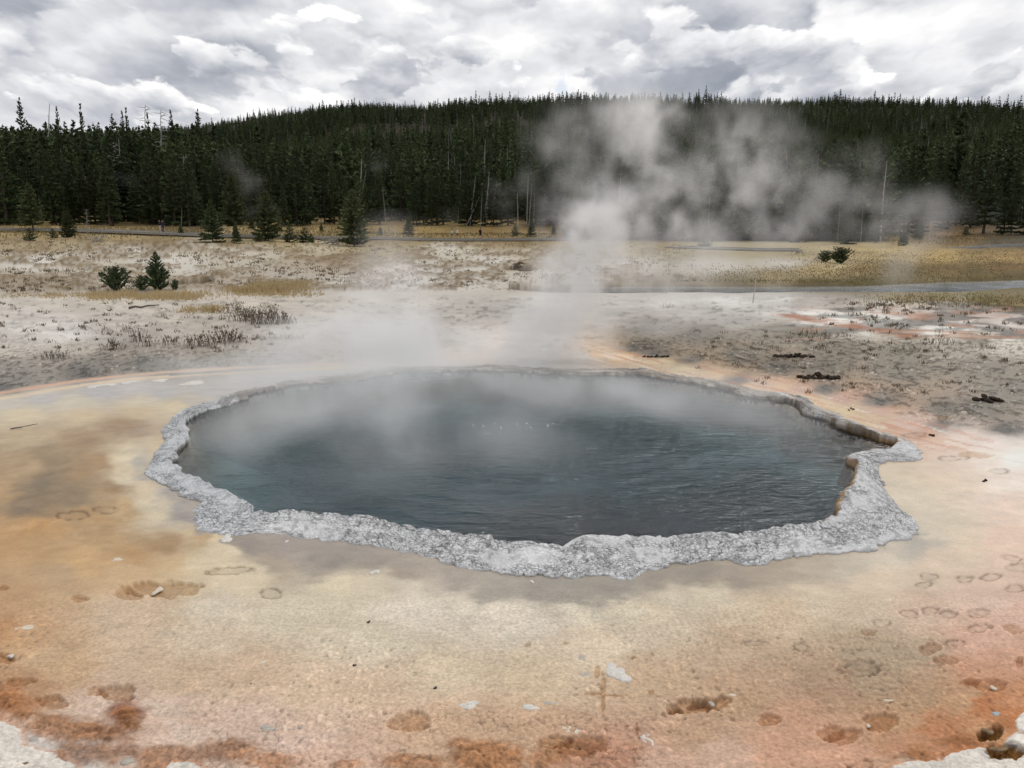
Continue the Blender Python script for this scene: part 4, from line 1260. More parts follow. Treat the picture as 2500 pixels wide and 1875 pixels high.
VAR = []
for i, kw in enumerate([
        dict(wid=.150, base=.05, whorls=20, per=8, spray=.034, sprays=8, round_=.85), dict(wid=.125, base=.08, whorls=20, per=7, spray=.034, sprays=8, round_=.88, ragged=.4),
        dict(wid=.175, base=.06, whorls=18, per=8, spray=.034, sprays=8, round_=.95), dict(wid=.105, base=.10, whorls=22, per=7, spray=.034, sprays=8, round_=.85, ragged=.4),
        dict(wid=.165, base=.05, whorls=17, per=8, spray=.034, sprays=8, round_=.9, ragged=.35), dict(wid=.135, base=.16, whorls=16, per=8, spray=.034, sprays=8, round_=.8, ragged=.4)]):
    tr, cr = pine_mesh(100 + i, **kw)
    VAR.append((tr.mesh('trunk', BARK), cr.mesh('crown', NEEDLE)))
FULL = []        # broad, low-skirted pines standing in the open
for i, kw in enumerate([
        dict(wid=.21, base=.17, whorls=18, per=11, sprays=8, round_=.75, spray=.05, droop=.05, ragged=.35),
        dict(wid=.26, base=.02, whorls=19, per=12, sprays=8, round_=.8, spray=.055, droop=.1),
        dict(wid=.26, base=.05, whorls=19, per=12, sprays=8, round_=.55, spray=.055, droop=.0, ragged=.4),
        dict(wid=.42, base=.01, whorls=10, per=9, sprays=6, round_=.5, spray=.09, droop=-.15, ragged=.45)]):
    tr, cr = pine_mesh(200 + i, **kw)
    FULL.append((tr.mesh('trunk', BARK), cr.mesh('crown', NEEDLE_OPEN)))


def tree(mesh_pair, loc, h, rz, label, name='pine_tree', cat='tree', group=None, wf=1.0, lean=(0, 0)):
    e = link(name, None, None, loc, (lean[0], lean[1], rz), (h * wf, h * wf, h))
    link('trunk', mesh_pair[0], e)
    link('crown', mesh_pair[1], e)
    tag(e, label, cat, group)
    return e


def px_h(px, top, p):
    """height in metres of something on the ground point p whose tip shows at this row"""
    d = pixdir(px, top)
    return CAMH + d.z * math.hypot(p[0], p[1]) / math.hypot(d.x, d.y) - p[2]


OPEN = [  # pines and saplings standing in front of the forest: px, top, base, kind, width factor, label
    (81, 447, 567, 0, 1.0, 'pine with bare lower trunk standing before the boardwalk, leftmost of the open pines'),
    (168, 515, 580, 2, 1.0, 'small bushy pine in front of the boardwalk right of the bare-trunked pine'),
    (75, 556, 590, 3, 1.0, 'low dark shrub pine at the foot of the leftmost open pine'),
    (130, 558, 581, 3, 1.0, 'very small round shrub pine between two open pines'),
    (520, 488, 594, 1, .95, 'dense cone-shaped young pine hiding the boardwalk, its skirt touching the ground'),
    (572, 425, 572, 0, .9, 'tall full pine rising just behind the dense cone-shaped young pine'),
    (578, 545, 594, 1, .9, 'slim small pine to the right of the dense cone-shaped pine'),
    (655, 468, 588, 2, .95, 'broad pine with drooping side branches beside a wisp of steam'),
    (632, 562, 590, 3, .9, 'small low pine under the broad drooping pine'),
    (708, 550, 592, 3, 1.0, 'clump-like young pine right of the broad drooping pine'),
    (745, 556, 592, 3, 1.1, 'spreading young pine next to the grey brush pile'),
    (760, 570, 594, 3, .8, 'smallest young pine touching the grey brush pile'),
    (865, 466, 601, 2, .92, 'large lone bushy pine with two leaning dead trunks behind it'),
    (929, 553, 576, 1, 1.0, 'tiny pine right of the large lone bushy pine'),
    (998, 528, 578, 1, 1.05, 'dark bushy pine beside the walker in beige'),
    (1258, 550, 576, 3, .9, 'low dark pine bush beside a bare pole-like snag'),
    (1298, 533, 578, 1, .9, 'dark young pine below the pair of tall bare snags'),
    (1352, 546, 574, 1, .9, 'small dark pine half lost in the steam edge'),
    (1385, 540, 586, 2, .9, 'dark pine just inside the left edge of the big steam plume'),
    (442, 545, 577, 1, .9, 'small dull green pine poking up in front of the boardwalk by the standing couple'),
    (615, 525, 560, 1, .9, 'small pine in the meadow behind the boardwalk left of the broad drooping pine'),
    (785, 545, 566, 1, 1.0, 'tiny pine in the meadow under the lone thin snag'),
    (1480, 520, 590, 1, .9, 'steam-veiled pine at the meadow edge behind the plume'),
    (1720, 540, 604, 2, .9, 'steam-veiled pine standing right of the main plume'),
    (2070, 520, 596, 1, .95, 'dark pine at the meadow corner with steam drifting past'),
    (2205, 560, 600, 2, 1.0, 'small broad pine beside the drifting steam at the far bank'),
    (2358, 553, 577, 3, 1.0, 'tiny dark pine on the brown slope beside the far river bend'),
    (2240, 555, 585, 3, 1.1, 'scrubby pine at the left foot of the brown slope'),
]
rg = random.Random(11)
for (px, top, base, kd, wf, lab) in OPEN:
    p = groundhit(px, base)
    d = math.hypot(p[0], p[1])
    tree(FULL[kd], (p[0], p[1], p[2] - .05), px_h(px, top, p) * 1.03, rg.uniform(0, 6.28), lab, wf=wf * 1.3)

# the two pines and the saplings on the pale flat
SAP = []
for i, kw in enumerate([dict(wid=.34, base=.02, whorls=15, per=9, sprays=8, round_=.72, spray=.085, droop=-.55, ragged=.3),
                        dict(wid=.85, base=.03, whorls=9, per=9, sprays=7, round_=.55, spray=.16, droop=-.5, ragged=.6)]):
    tr, cr = pine_mesh(300 + i, **kw)
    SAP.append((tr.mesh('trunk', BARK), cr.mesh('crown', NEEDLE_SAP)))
for (px, top, base, kd, wf, lab) in [
        (386, 612, 708, 0, .92, 'dense dark green young pine on the pale flat, tallest by the yellow grass'),
        (285, 652, 710, 1, .82, 'open straggly young pine on the pale flat left of the dense dark one'),
        (346, 672, 709, 1, .72, 'short sparse pine seedling between the two young pines on the pale flat'),
        (428, 682, 708, 1, .6, 'smallest pine seedling tucked at the right foot of the dense young pine'),
        (2050, 604, 643, 1, 1.0, 'round green bush standing in the golden meadow across the river'),
        (2015, 612, 640, 1, .9, 'dull green bush joined to the left side of the round meadow bush')]:
    p = groundhit(px, base)
    d = math.hypot(p[0], p[1])
    tree(SAP[kd], (p[0], p[1], p[2] - .03), px_h(px, top, p), rg.uniform(0, 6.28), lab, 'young_pine', wf=wf)

# the forest wall: the nearest ~260 trees are individuals
GRP = 'pines of the forest wall'
WALL = [
    # px range, nearest, farthest, count, rows of the tips (left, right), label
    (-60, 260, 165, 235, 48, 308, 312, 'tall dark pine in the dense stand at the far left above the boardwalk'),
    (260, 480, 160, 230, 42, 312, 326, 'tall dark pine in the dense stand behind the standing couple'),
    (480, 760, 170, 240, 42, 325, 350, 'tall dark pine in the stand behind the thin drifting steam wisp'),
    (760, 1020, 185, 250, 34, 350, 365, 'tall dark pine in the stand behind the large lone bushy pine'),
    (1020, 1400, 188, 255, 40, 365, 370, 'tall dark pine in the stand behind the cluster of bare snags'),
    (1400, 1850, 124, 190, 46, 385, 395, 'tall dark pine in the stand veiled by the big steam plume'),
    (1850, 2165, 122, 185, 34, 395, 380, 'tall dark pine in the stand behind the golden meadow'),
    (2165, 2560, 165, 245, 32, 370, 350, 'tall dark pine in the stand at the far right above the river bend'),
]
rg = random.Random(4)
for (x0, x1, n0, n1, cnt, t0, t1, lab) in WALL:
    for i in range(cnt):
        u = (i + rg.random()) / cnt
        px = x0 + u * (x1 - x0)
        rr = n0 + (n1 - n0) * rg.random() ** 1.3
        p = at_range(px, rr)
        low = 1 - (rr - n0) / (n1 - n0)
        tip = t0 + (t1 - t0) * u + rg.uniform(-6, 45) + 95 * low * rg.random()
        tree(rg.choice(VAR), (p[0], p[1], p[2] - .1), max(5.0, px_h(px, tip, p)), rg.uniform(0, 6.28), lab, group=GRP + ', ' + lab[24:], wf=rg.uniform(1.05, 1.6))
# emergent trees on the left skyline
SKY = [(78, 236, 1.15, 0, 'tallest spire-topped pine breaking the skyline at the far left'), (3, 252, .9, 3, 'narrow pine at the very left edge of the skyline'),
       (222, 248, .9, 3, 'thin-topped pine on the skyline right of the tallest spire'), (330, 258, .8, 3, 'sharp slender pine on the skyline over the left stand'),
       (436, 266, 1.1, 1, 'slender pine with tufted top on the skyline left of the hill'), (500, 263, 1.15, 0, 'dark pointed pine where the left stand meets the hill skyline'),
       (320, 268, 1.0, 1, 'pointed pine between skyline gaps over the standing couple'), (295, 275, 1.2, 0, 'dark cone-topped pine on the skyline left of centre of the left stand'), (165, 258, .9, 1, 'narrow double-looking pine on the skyline near the tallest spire'),
       (380, 272, .9, 3, 'thin pine leaning over the skyline dip')]
for (px, top, wf, kd, lab) in SKY:
    rr = 205.0
    p = at_range(px, rr)
    h = px_h(px, top, p)
    tree(VAR[kd], (p[0], p[1], p[2] - .1), h, px * .7, lab, wf=wf * .75)


# the rest of the forest: one mass on the hill
def forest():
    g = np.random.RandomState(8)
    N = 30000
    px = g.uniform(-260, 2760, N)
    rr = 215 + (870 - 215) * g.beta(1.25, 1.0, N)
    px[:1500] = g.uniform(1400, 2170, 1500)
    rr[:1500] = g.uniform(128, 215, 1500)
    px[1500:3600] = g.uniform(-120, 560, 2100)
    rr[1500:3600] = g.uniform(185, 420, 2100)
    xx = (px - 1250) / FPX * math.cos(PITCH)
    nn = np.hypot(xx, 1)
    x, y = xx / nn * rr, rr / nn
    z = zground(x, y)
    clump = fbm(x / 40, y / 40, 3, 91)
    dens = sstep(.22, .5, clump) * (0.55 + .45 * sstep(0, 1, g.rand(N)))
    bare = (np.abs(px - 1355) < 36) & (np.abs(rr - 395) < 26)
    keep = (g.rand(N) < np.clip(dens + .25, 0, 1)) & ~bare
    x, y, z, rr, px = x[keep], y[keep], z[keep], rr[keep], px[keep]
    n = len(x)
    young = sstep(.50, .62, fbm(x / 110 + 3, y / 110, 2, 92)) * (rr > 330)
    hgt = (6.5 + 5.5 * g.rand(n)) * (1 - .35 * young) * np.where(g.rand(n) > .90, 1 + .55 * g.rand(n), 1.0)
    hgt = hgt * np.interp(rr, [120, 215, 300, 500, 800], [1.0, 1.45, 1.25, 1.0, .85])
    lim = np.interp(px, [-300, 480, 560, 700, 850], [306, 308, 288, 262, 236]) + 34 * g.rand(n) ** .6 - 34 * g.rand(n) ** 3
    lx, ly = (px - 1250) / FPX, (937.5 - lim) / FPX
    c_, s_ = math.cos(PITCH), math.sin(PITCH)
    cap = CAMH + (-s_ + ly * c_) / np.hypot(lx, c_ + ly * s_) * rr - z
    hgt = np.where(px < 760, np.minimum(hgt, np.maximum(3.5, cap * (.82 + .18 * g.rand(n)))), hgt)
    snag = g.rand(n) < .06
    far = []
    for i, kw in enumerate([dict(wid=.16, base=.1, whorls=9, per=5, sprays=2, spray=.11, round_=.8), dict(wid=.13, base=.15, whorls=9, per=5, sprays=2, spray=.10, round_=.65, ragged=.5),
                            dict(wid=.19, base=.08, whorls=8, per=5, sprays=2, spray=.12, round_=.9)]):
        tr, cr = pine_mesh(400 + i, **kw)
        me = cr.mesh('far_pine', NEEDLE_FAR)
        far.append(me)
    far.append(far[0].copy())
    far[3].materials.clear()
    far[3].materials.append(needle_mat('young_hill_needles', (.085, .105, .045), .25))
    sn = MB()
    sn.tube([(0, 0, 0), (.01, 0, .6), (.0, .01, 1)], [.016, .010, .003], 4)
    for k in range(5):
        a = k * 2.1
        sn.tube([(0, 0, .4 + .1 * k), (.06 * math.cos(a), .06 * math.sin(a), .43 + .1 * k)], [.004, .001], 3)
    far.append(sn.mesh('far_snag', GREYWOOD_FAR))
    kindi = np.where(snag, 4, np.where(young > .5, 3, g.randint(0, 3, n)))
    coll = bpy.data.collections.new('forest_kinds')
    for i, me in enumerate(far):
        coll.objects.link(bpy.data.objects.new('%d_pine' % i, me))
    pm = bpy.data.meshes.new('forest')
    pm.vertices.add(n)
    pm.vertices.foreach_set('co', np.stack([x, y, z], 1).astype(np.float32).ravel())
    setattr_f(pm, 'size', hgt)
    a = pm.attributes.new('which', 'INT', 'POINT')
    a.data.foreach_set('value', kindi.astype(np.int32))
    o = link('forest', pm)
    ng = bpy.data.node_groups.new('forest', 'GeometryNodeTree')
    ng.interface.new_socket('Geometry', in_out='INPUT', socket_type='NodeSocketGeometry')
    ng.interface.new_socket('Geometry', in_out='OUTPUT', socket_type='NodeSocketGeometry')
    t = NT(ng)
    gi, go = t.add('NodeGroupInput'), t.add('NodeGroupOutput')
    ci = t.add('GeometryNodeCollectionInfo')
    ci.inputs['Collection'].default_value = coll
    ci.inputs['Separate Children'].default_value = True
    ip = t.add('GeometryNodeInstanceOnPoints')
    ip.inputs['Pick Instance'].default_value = True
    na = t.add('GeometryNodeInputNamedAttribute', data_type='FLOAT')
    na.inputs['Name'].default_value = 'size'
    nw = t.add('GeometryNodeInputNamedAttribute', data_type='INT')
    nw.inputs['Name'].default_value = 'which'
    rv = t.add('FunctionNodeRandomValue', data_type='FLOAT_VECTOR')
    rv.inputs[0].default_value = (-.03, -.03, 0)
    rv.inputs[1].default_value = (.03, .03, 6.28)
    t.l.new(gi.outputs[0], ip.inputs['Points'])
    t.l.new(ci.outputs[0], ip.inputs['Instance'])
    t.l.new(nw.outputs[0], ip.inputs['Instance Index'])
    t.l.new(rv.outputs[0], ip.inputs['Rotation'])
    t.l.new(na.outputs[0], ip.inputs['Scale'])
    t.l.new(ip.outputs[0], go.inputs[0])
    md = o.modifiers.new('forest', 'NODES')
    md.node_group = ng
    tag(o, 'dark pine forest covering the whole hillside', 'forest', kind='stuff')


forest()

# ------------------------------------------------------------------ dead trunks, logs and brush
def snag_mesh(seed, bend=0.0, branches=10, thick=.012, blen=.07, start=.3, sides=6):
    g = random.Random(seed)
    m = MB()
    n = 8
    pts = [(bend * (i / n) ** 2 + .004 * g.uniform(-1, 1), .004 * g.uniform(-1, 1), i / n) for i in range(n + 1)]
    m.tube(pts, [thick * (1 - .8 * i / n) for i in range(n + 1)], sides)
    b = MB()
    for k in range(branches):
        q = start + (1 - start) * (k + g.random()) / branches
        i = min(n - 1, int(q * n))
        o = Vector(pts[i]).lerp(Vector(pts[i + 1]), q * n - i)
        a = g.uniform(0, 6.28)
        L = blen * g.uniform(.5, 1.4) * (1.15 - .7 * q)
        d = Vector((math.cos(a), math.sin(a), g.uniform(-.35, .35)))
        b.tube([o, o + d * L * .55, o + d * L + Vector((0, 0, L * g.uniform(-.3, .2)))], [thick * .32, thick * .22, thick * .08], 4)
    return m.mesh('trunk', PALEWOOD), b.mesh('branch', PALEWOOD)


PALEWOOD = simple('bleached_wood', (.36, .345, .32), .85, .2, 14, .15, rnd=.25)
SN = [snag_mesh(1, thick=.016), snag_mesh(2, .05, 6, .016), snag_mesh(3, -.04, 12, .012, .06), snag_mesh(4, .0, 60, .013, .15, .12), snag_mesh(5, .32, 5, .016, .05), snag_mesh(6, 0, 3, .017, .04, .5), snag_mesh(7, .02, 6, .0065, .04, .4)]
DEAD = [  # foot px, foot row or distance, tip px, tip row, kind, label
    (872, 190., 884, 386, 0, 'tall leaning bare trunk behind the large lone bushy pine, leftmost of that pair'), (868, 191., 894, 418, 1, 'shorter leaning bare trunk crossing the taller one behind the lone bushy pine'),
    (822, 178., 846, 512, 1, 'slanting bare trunk low at the left side of the large lone bushy pine'),
    (942, 188., 934, 455, 2, 'thin pale snag standing alone right of the large lone bushy pine'), (1147, 189., 1161, 428, 2, 'tall pale snag leaning right, leftmost of the central snag cluster'),
    (1138, 188., 1171, 478, 4, 'curved pale trunk arching right in the central snag cluster'), (1173, 187., 1177, 462, 2, 'slim upright snag behind the walker in dark clothes'),
    (1182, 190., 1195, 418, 0, 'tallest pale snag of the central cluster'), (1187, 189., 1192, 470, 3, 'shorter twiggy snag beside the tallest pale snag'), (1198, 192., 1213, 440, 1, 'thin grey snag leaning right at the edge of the central cluster'),
    (1265, 184., 1263, 470, 5, 'plain pole-like snag above the low dark pine bush'), (1286, 190., 1290, 424, 5, 'tallest bare pole of the pair right of the snag cluster'), (1291, 189., 1299, 446, 2, 'second bare pole touching the tallest of the right-hand pair'),
    (1303, 188., 1305, 467, 5, 'short bare pole right of the tall pair'), (1117, 186., 1120, 505, 2, 'thin pale snag rising behind the walker in white'),
    (783, 186., 783, 452, 3, 'thin grey snag with twigs in the meadow beside the drifting wisp'), (555, 182., 555, 438, 5, 'short pale trunk in the crown gap of the tall full pine'),
    (278, 184., 277, 345, 3, 'grey dead tree with fine twigs standing in the dense left stand'), (447, 180., 448, 378, 3, 'grey dead tree with broad twigs behind the standing couple'), (497, 196., 498, 352, 3, 'pale dead crown high in the stand right of the couple'),
    (121, 262., 121, 252, 5, 'bare grey pole on the left skyline'), (355, 250., 355, 255, 3, 'grey dead crown on the left skyline'), (393, 215., 393, 268, 3, 'wide twiggy dead tree on the left skyline dip'),
    (1731, 120., 1733, 470, 6, 'steam-veiled pale pole right of the main plume'), (2048, 120., 2053, 484, 6, 'pale pole in the dark stand behind the golden meadow'), (2106, 120., 2107, 500, 6, 'second pale pole in the dark stand behind the golden meadow'),
    (2488, 178., 2490, 500, 2, 'grey snag at the right edge above the river bend'), (2495, 182., 2497, 480, 5, 'bare pole at the very right edge above the river bend'), (1337, 174., 1340, 545, 2, 'short snag in the meadow at the left edge of the plume'),
]
for (fx, foot, tx, top, kd, lab) in DEAD:
    p = at_range(fx, foot)
    h = px_h(fx, top, p)
    d = pixdir(tx, top)
    q = Vector((0, 0, CAMH)) + d * (math.hypot(p[0], p[1]) / math.hypot(d.x, d.y))
    v = q - Vector(p)
    e = link('dead_tree', None, None, (p[0], p[1], p[2] - .1), v.to_track_quat('Z', 'Y').to_euler(), (v.length,) * 3)
    link('trunk', SN[kd][0], e)
    link('branch', SN[kd][1], e)
    tag(e, lab, 'dead tree')
for (fx, fy, tx, top, kd, lab) in [
        (1838, 739, 1849, 655, 5, 'bare pale pole standing on the white flat before the river'), (1616, 718, 1617, 672, 5, 'short thin bare pole at the river in the steam, left of two'), (1626, 718, 1637, 654, 1, 'leaning thin bare pole at the river in the steam, right of two'),
        (214, 575, 210, 512, 3, 'small grey dead tree with drooping twigs between the open pines'), (442, 560, 444, 508, 2, 'crook-topped dead sapling behind the small dull pine'), (1880, 749, 1890, 737, 5, 'short tilted stick on the white flat right of the bare pole'),
        (247, 572, 252, 545, 1, 'thin leaning dead sapling before the boardwalk')]:
    p = groundhit(fx, fy)
    d = pixdir(tx, top)
    q = Vector((0, 0, CAMH)) + d * (math.hypot(p[0], p[1]) / math.hypot(d.x, d.y))
    v = q - Vector(p)
    e = link('dead_tree', None, None, (p[0], p[1], p[2] - .04), v.to_track_quat('Z', 'Y').to_euler(), (v.length * 1.05,) * 3)
    link('trunk', SN[kd][0], e)
    link('branch', SN[kd][1], e)
    tag(e, lab, 'dead tree')


def brush(px, py, wpx, hpx, n, seed, label, mat=GREYWOOD, name='brush_pile', cat='brush'):
    """a heap of dead sticks; each stick is a part"""
    p = groundhit(px, py)
    d = math.hypot(p[0], p[1])
    w_, h_ = wpx / FPX * d, hpx / FPX * d
    g = random.Random(seed)
    e = link(name, None, None, tuple(p))
    for k in range(n):
        m = MB()
        a = g.uniform(0, math.pi)
        L = w_ * g.uniform(.3, .6)
        c = Vector((g.uniform(-.3, .3) * w_, g.uniform(-.25, .25) * w_, h_ * g.uniform(.1, .55)))
        dv = Vector((math.cos(a), math.sin(a) * .6, g.uniform(-.35, .45)))
        pts = [c - dv * L * .5, c + Vector((0, 0, h_ * g.uniform(0, .2))), c + dv * L * .5]
        for q in pts:
            q.z = max(q.z, -.02)
        r = h_ * g.uniform(.025, .06)
        m.tube(pts, [r, r * .8, r * .3], 5)
        link('stick', m.mesh('stick', mat), e)
    tag(e, label, cat)


brush(812, 597, 70, 26, 26, 1, 'heaped pile of grey dead branches left of the large lone pine')
brush(243, 590, 60, 18, 16, 2, 'tangle of grey fallen branches below the open pines')
brush(1030, 612, 26, 14, 8, 3, 'small dark tangle of twigs on the pale mound')
brush(1945, 622, 34, 22, 16, 4, 'dark dead shrub leaning in the meadow left of the green bush')
brush(1997, 636, 18, 14, 10, 5, 'small dark dead shrub between the meadow bushes')
brush(1265, 655, 36, 22, 22, 6, 'brown dead shrub on the mound above the dark hollow', simple('brown_twigs', (.12, .09, .06), .9, .3))
brush(1318, 662, 30, 16, 14, 7, 'low pale brown shrub right of the dark hollow', simple('pale_twigs', (.22, .18, .12), .9, .3))


def stick(p0, p1, r, label, mat=GREYWOOD, sag=0.0):
    a, b = groundhit(*p0), groundhit(*p1)
    v = Vector(b) - Vector(a)
    m = MB()
    g = random.Random(int(p0[0]))
    pts = []
    for i in range(6):
        q = v * (i / 5)
        q.z += r * .6 + .012
        q += Vector((g.uniform(-1, 1), g.uniform(-1, 1), g.uniform(0, 1))) * r * 1.2
        pts.append(q)
    m.tube(pts, [r * (1 - .12 * i) for i in range(6)], 6)
    o = link('stick', m.mesh('stick', mat), None, tuple(a))
    tag(o, label, 'stick')


DARKWOOD = simple('dark_wood', (.11, .095, .08), .85, .3, 20, .1)
stick((316, 755), (392, 750), .045, 'crooked grey branch lying on the pale flat at left', DARKWOOD)
stick((24, 1051), (95, 1040), .012, 'thin straight twig lying on the cream crust at left', DARKWOOD)
stick((1797, 873), (1828, 882), .028, 'short pale stick on the grey gravel behind the spring', simple('pale_stick', (.5, .46, .4), .8, .2))

# ------------------------------------------------------------------ stones, flakes and dung
def flake(px, py, wpx, hpx, thick, mat, label, seed, name='sinter_flake', cat='flake', lump=0.25, rot=0.0):
    """a flat irregular slab of crust lying on the ground"""
    p = P3(px, py, 0.018)
    d0 = P3(px, py + hpx / 2, .02)
    d1 = P3(px, py - hpx / 2, .02)
    dist = math.hypot(p[0], p[1]) + .5
    thick *= .42
    wpx, hpx = wpx * .9, hpx * .9
    rx, ry = wpx / 2 / FPX * math.hypot(dist, CAMH), abs(d1[1] - d0[1]) / 2
    g = np.random.RandomState(seed)
    n = 22
    th = np.linspace(0, 2 * np.pi, n, endpoint=False)
    rad = 1 + lump * (g.rand(n) - .5) + .22 * np.sin(2 * th + g.rand() * 6) + .18 * np.sin(3 * th + g.rand() * 6)
    vs = [(0, 0, thick * 1.05)]
    for rr, zz in ((.45, 1.1), (.82, .95), (1.0, .55), (1.02, -.6)):
        for k in range(n):
            jz = thick * .3 * (g.rand() - .5)
            a = th[k] + rot
            vs.append((rx * rad[k] * rr * math.cos(th[k]), ry * rad[k] * rr * math.sin(th[k]), thick * zz + (jz if zz > 0 else 0)))
    fs = []
    for k in range(n):
        fs.append((0, 1 + k, 1 + (k + 1) % n, 0))
    tri = [(0, 1 + k, 1 + (k + 1) % n) for k in range(n)]
    quad = []
    for j in range(3):
        b = 1 + j * n
        for k in range(n):
            k2 = (k + 1) % n
            quad.append((b + k, b + n + k, b + n + k2, b + k2))
    me = bpy.data.meshes.new(name)
    me.from_pydata(vs, [], tri + quad)
    me.materials.append(mat)
    me.polygons.foreach_set('use_smooth', np.ones(len(me.polygons), bool))
    o = link(name, me, None, tuple(p))
    tag(o, label, cat)


PALE = simple('pale_flake', (.60, .57, .52), .7, .22, 40, .3, .6)
GREYF = simple('grey_flake', (.40, .365, .32), .6, .25, 40, .3, .5)
BLUEG = simple('bluish_stone', (.34, .37, .38), .6, .2, 40, .3, .4)
CREAM = simple('cream_flake', (.60, .52, .42), .7, .2, 30, .3, .5)
BLACK = simple('black_pebble', (.03, .025, .02), .6, .3, 60, .3)
BROWNS = simple('brown_stone', (.20, .125, .06), .6, .6, 45, .3, .8)
for i, (px, py, wd, hg, tk, mt, lab) in enumerate([
        (1494, 1638, 34, 30, .02, PALE, 'upper tip of the broken white crust piece beside the cross-shaped groove'),
        (1516, 1650, 46, 30, .024, PALE, 'largest white piece of crust lying beside the cross-shaped groove'),
        (1145, 1722, 52, 18, .014, PALE, 'oval pale flake in the front centre'), (1296, 1728, 40, 14, .012, PALE, 'long pale flake right of the oval pale flake'),
        (1308, 1738, 20, 10, .012, PALE, 'small pale chip just below the long pale flake'), (1345, 1716, 32, 12, .008, GREYF, 'thin grey flake right of the long pale flake'),
        (653, 1779, 36, 17, .02, GREYF, 'flat grey stone in the pinkish crust at front left'), (738, 1774, 18, 9, .014, GREYF, 'small grey chip right of the flat grey stone'),
        (1581, 1806, 22, 38, .018, PALE, 'upright pale grey flake at the front right of the groove'), (1402, 1782, 84, 26, .009, CREAM, 'broad cream flake above the rust-brown hollow'),
        (553, 1316, 26, 22, .03, PALE, 'white lump of sinter broken off the left end of the rim'), (909, 1399, 15, 9, .02, PALE, 'left one of two tiny white lumps in the grey film'),
        (921, 1396, 16, 9, .02, PALE, 'right one of two tiny white lumps in the grey film'), (1299, 1421, 10, 7, .02, PALE, 'tiny white lump touching the outer edge of the near rim'),
        (2431, 1745, 16, 12, .025, BLUEG, 'small blue-grey pebble near the front right white crust'), (1420, 1607, 18, 12, .008, GREYF, 'faint grey flake upper left of the large white crust piece'),
        (1432, 1648, 22, 13, .008, GREYF, 'grey flake left of the large white crust piece'), (1408, 1652, 20, 8, .006, CREAM, 'thin cream flake left of the grey flake'),
        (635, 1617, 28, 14, .007, CREAM, 'cream flake in the smooth beige mat left of centre'), (287, 1366, 24, 7, .008, CREAM, 'small cream flake on the orange mat at left'),
        (62, 1533, 36, 14, .008, CREAM, 'pale flake on the orange mat near the left edge'), (700, 1322, 10, 5, .012, PALE, 'tiny white chip in the grey film below the left rim'),
        (385, 1442, 18, 16, .012, CREAM, 'loose chip inside the large footprint at left'), (1738, 1719, 14, 10, .014, GREYF, 'small grey pebble inside the broken hollow at right'),
        (2168, 1712, 22, 7, .02, CREAM, 'upturned cream chip among the pimpled mat at right'), (1788, 1698, 18, 9, .010, CREAM, 'cream chip above the right end of the broken hollow'),
        (85, 1806, 26, 10, .014, GREYF, 'grey stone half sunk in rust mat at the left corner'), (50, 1868, 46, 18, .03, BROWNS, 'purple-brown stone in the white crust at the left corner'),
        (120, 1855, 44, 16, .02, GREYF, 'rough grey stone on the white crust at the left corner'), (312, 1858, 36, 18, .02, GREYF, 'small grey stone in the rust mat at front left'),
        (445, 1868, 60, 14, .02, PALE, 'white crusty lump at the bottom edge left of centre'), (2470, 1815, 26, 9, .014, GREYF, 'grey sliver between the two dark brown hollows'),
        (2412, 1786, 22, 14, .018, BROWNS, 'dark brown stone inside the upper brown hollow'), (2440, 1830, 30, 12, .018, BROWNS, 'amber brown stone inside the lower brown hollow'),
        (2120, 1772, 10, 7, .012, CREAM, 'tiny pink chip at the edge of a rust footprint'), (2425, 1680, 12, 9, .016, CREAM, 'pale pebble inside the orange footprint at right'),
        (27, 1602, 12, 8, .016, PALE, 'white chip at the edge of the hollow on the left border')]):
    flake(px, py, wd, hg, tk, mt, lab, 500 + i, 'stone' if 'stone' in lab or 'pebble' in lab else 'sinter_flake', 'stone' if 'stone' in lab or 'pebble' in lab else 'flake')
for i, (px, py, lab) in enumerate([(900, 1519, 'single black pebble on the smooth cream mat, uppermost of four'), (865, 1625, 'black pebble on the beige mat below the uppermost one'), (1063, 1680, 'black pebble nearest the oval pale flake'),
                                   (615, 1668, 'black pebble farthest left on the beige mat')]):
    flake(px, py, 8, 6, .014, BLACK, lab, 600 + i, 'pebble', 'pebble')
# small terraced shelves of the left apron
SHELF = simple('shelf', (.58, .55, .50), .6, .15, 20, .3, .4)
for i, (px, py, wd, hg, lab) in enumerate([(230, 944, 36, 7, 'small pale scalloped shelf on the left apron hem, left of three'), (262, 940, 34, 7, 'pale scalloped shelf in the middle of the left apron hem'), (312, 934, 36, 7, 'pale scalloped shelf at the right of the left apron hem'),
                                           (470, 936, 50, 10, 'single pale scalloped shelf standing off in the lavender film'), (390, 930, 40, 6, 'thin pale shelf between the hem and the lone shelf')]):
    flake(px, py, wd, hg, .03, SHELF, lab, 650 + i, 'sinter_shelf', 'shelf', .5)

DUNG = simple('dung', (.045, .032, .024), .95, .4, 25, .1, .8)


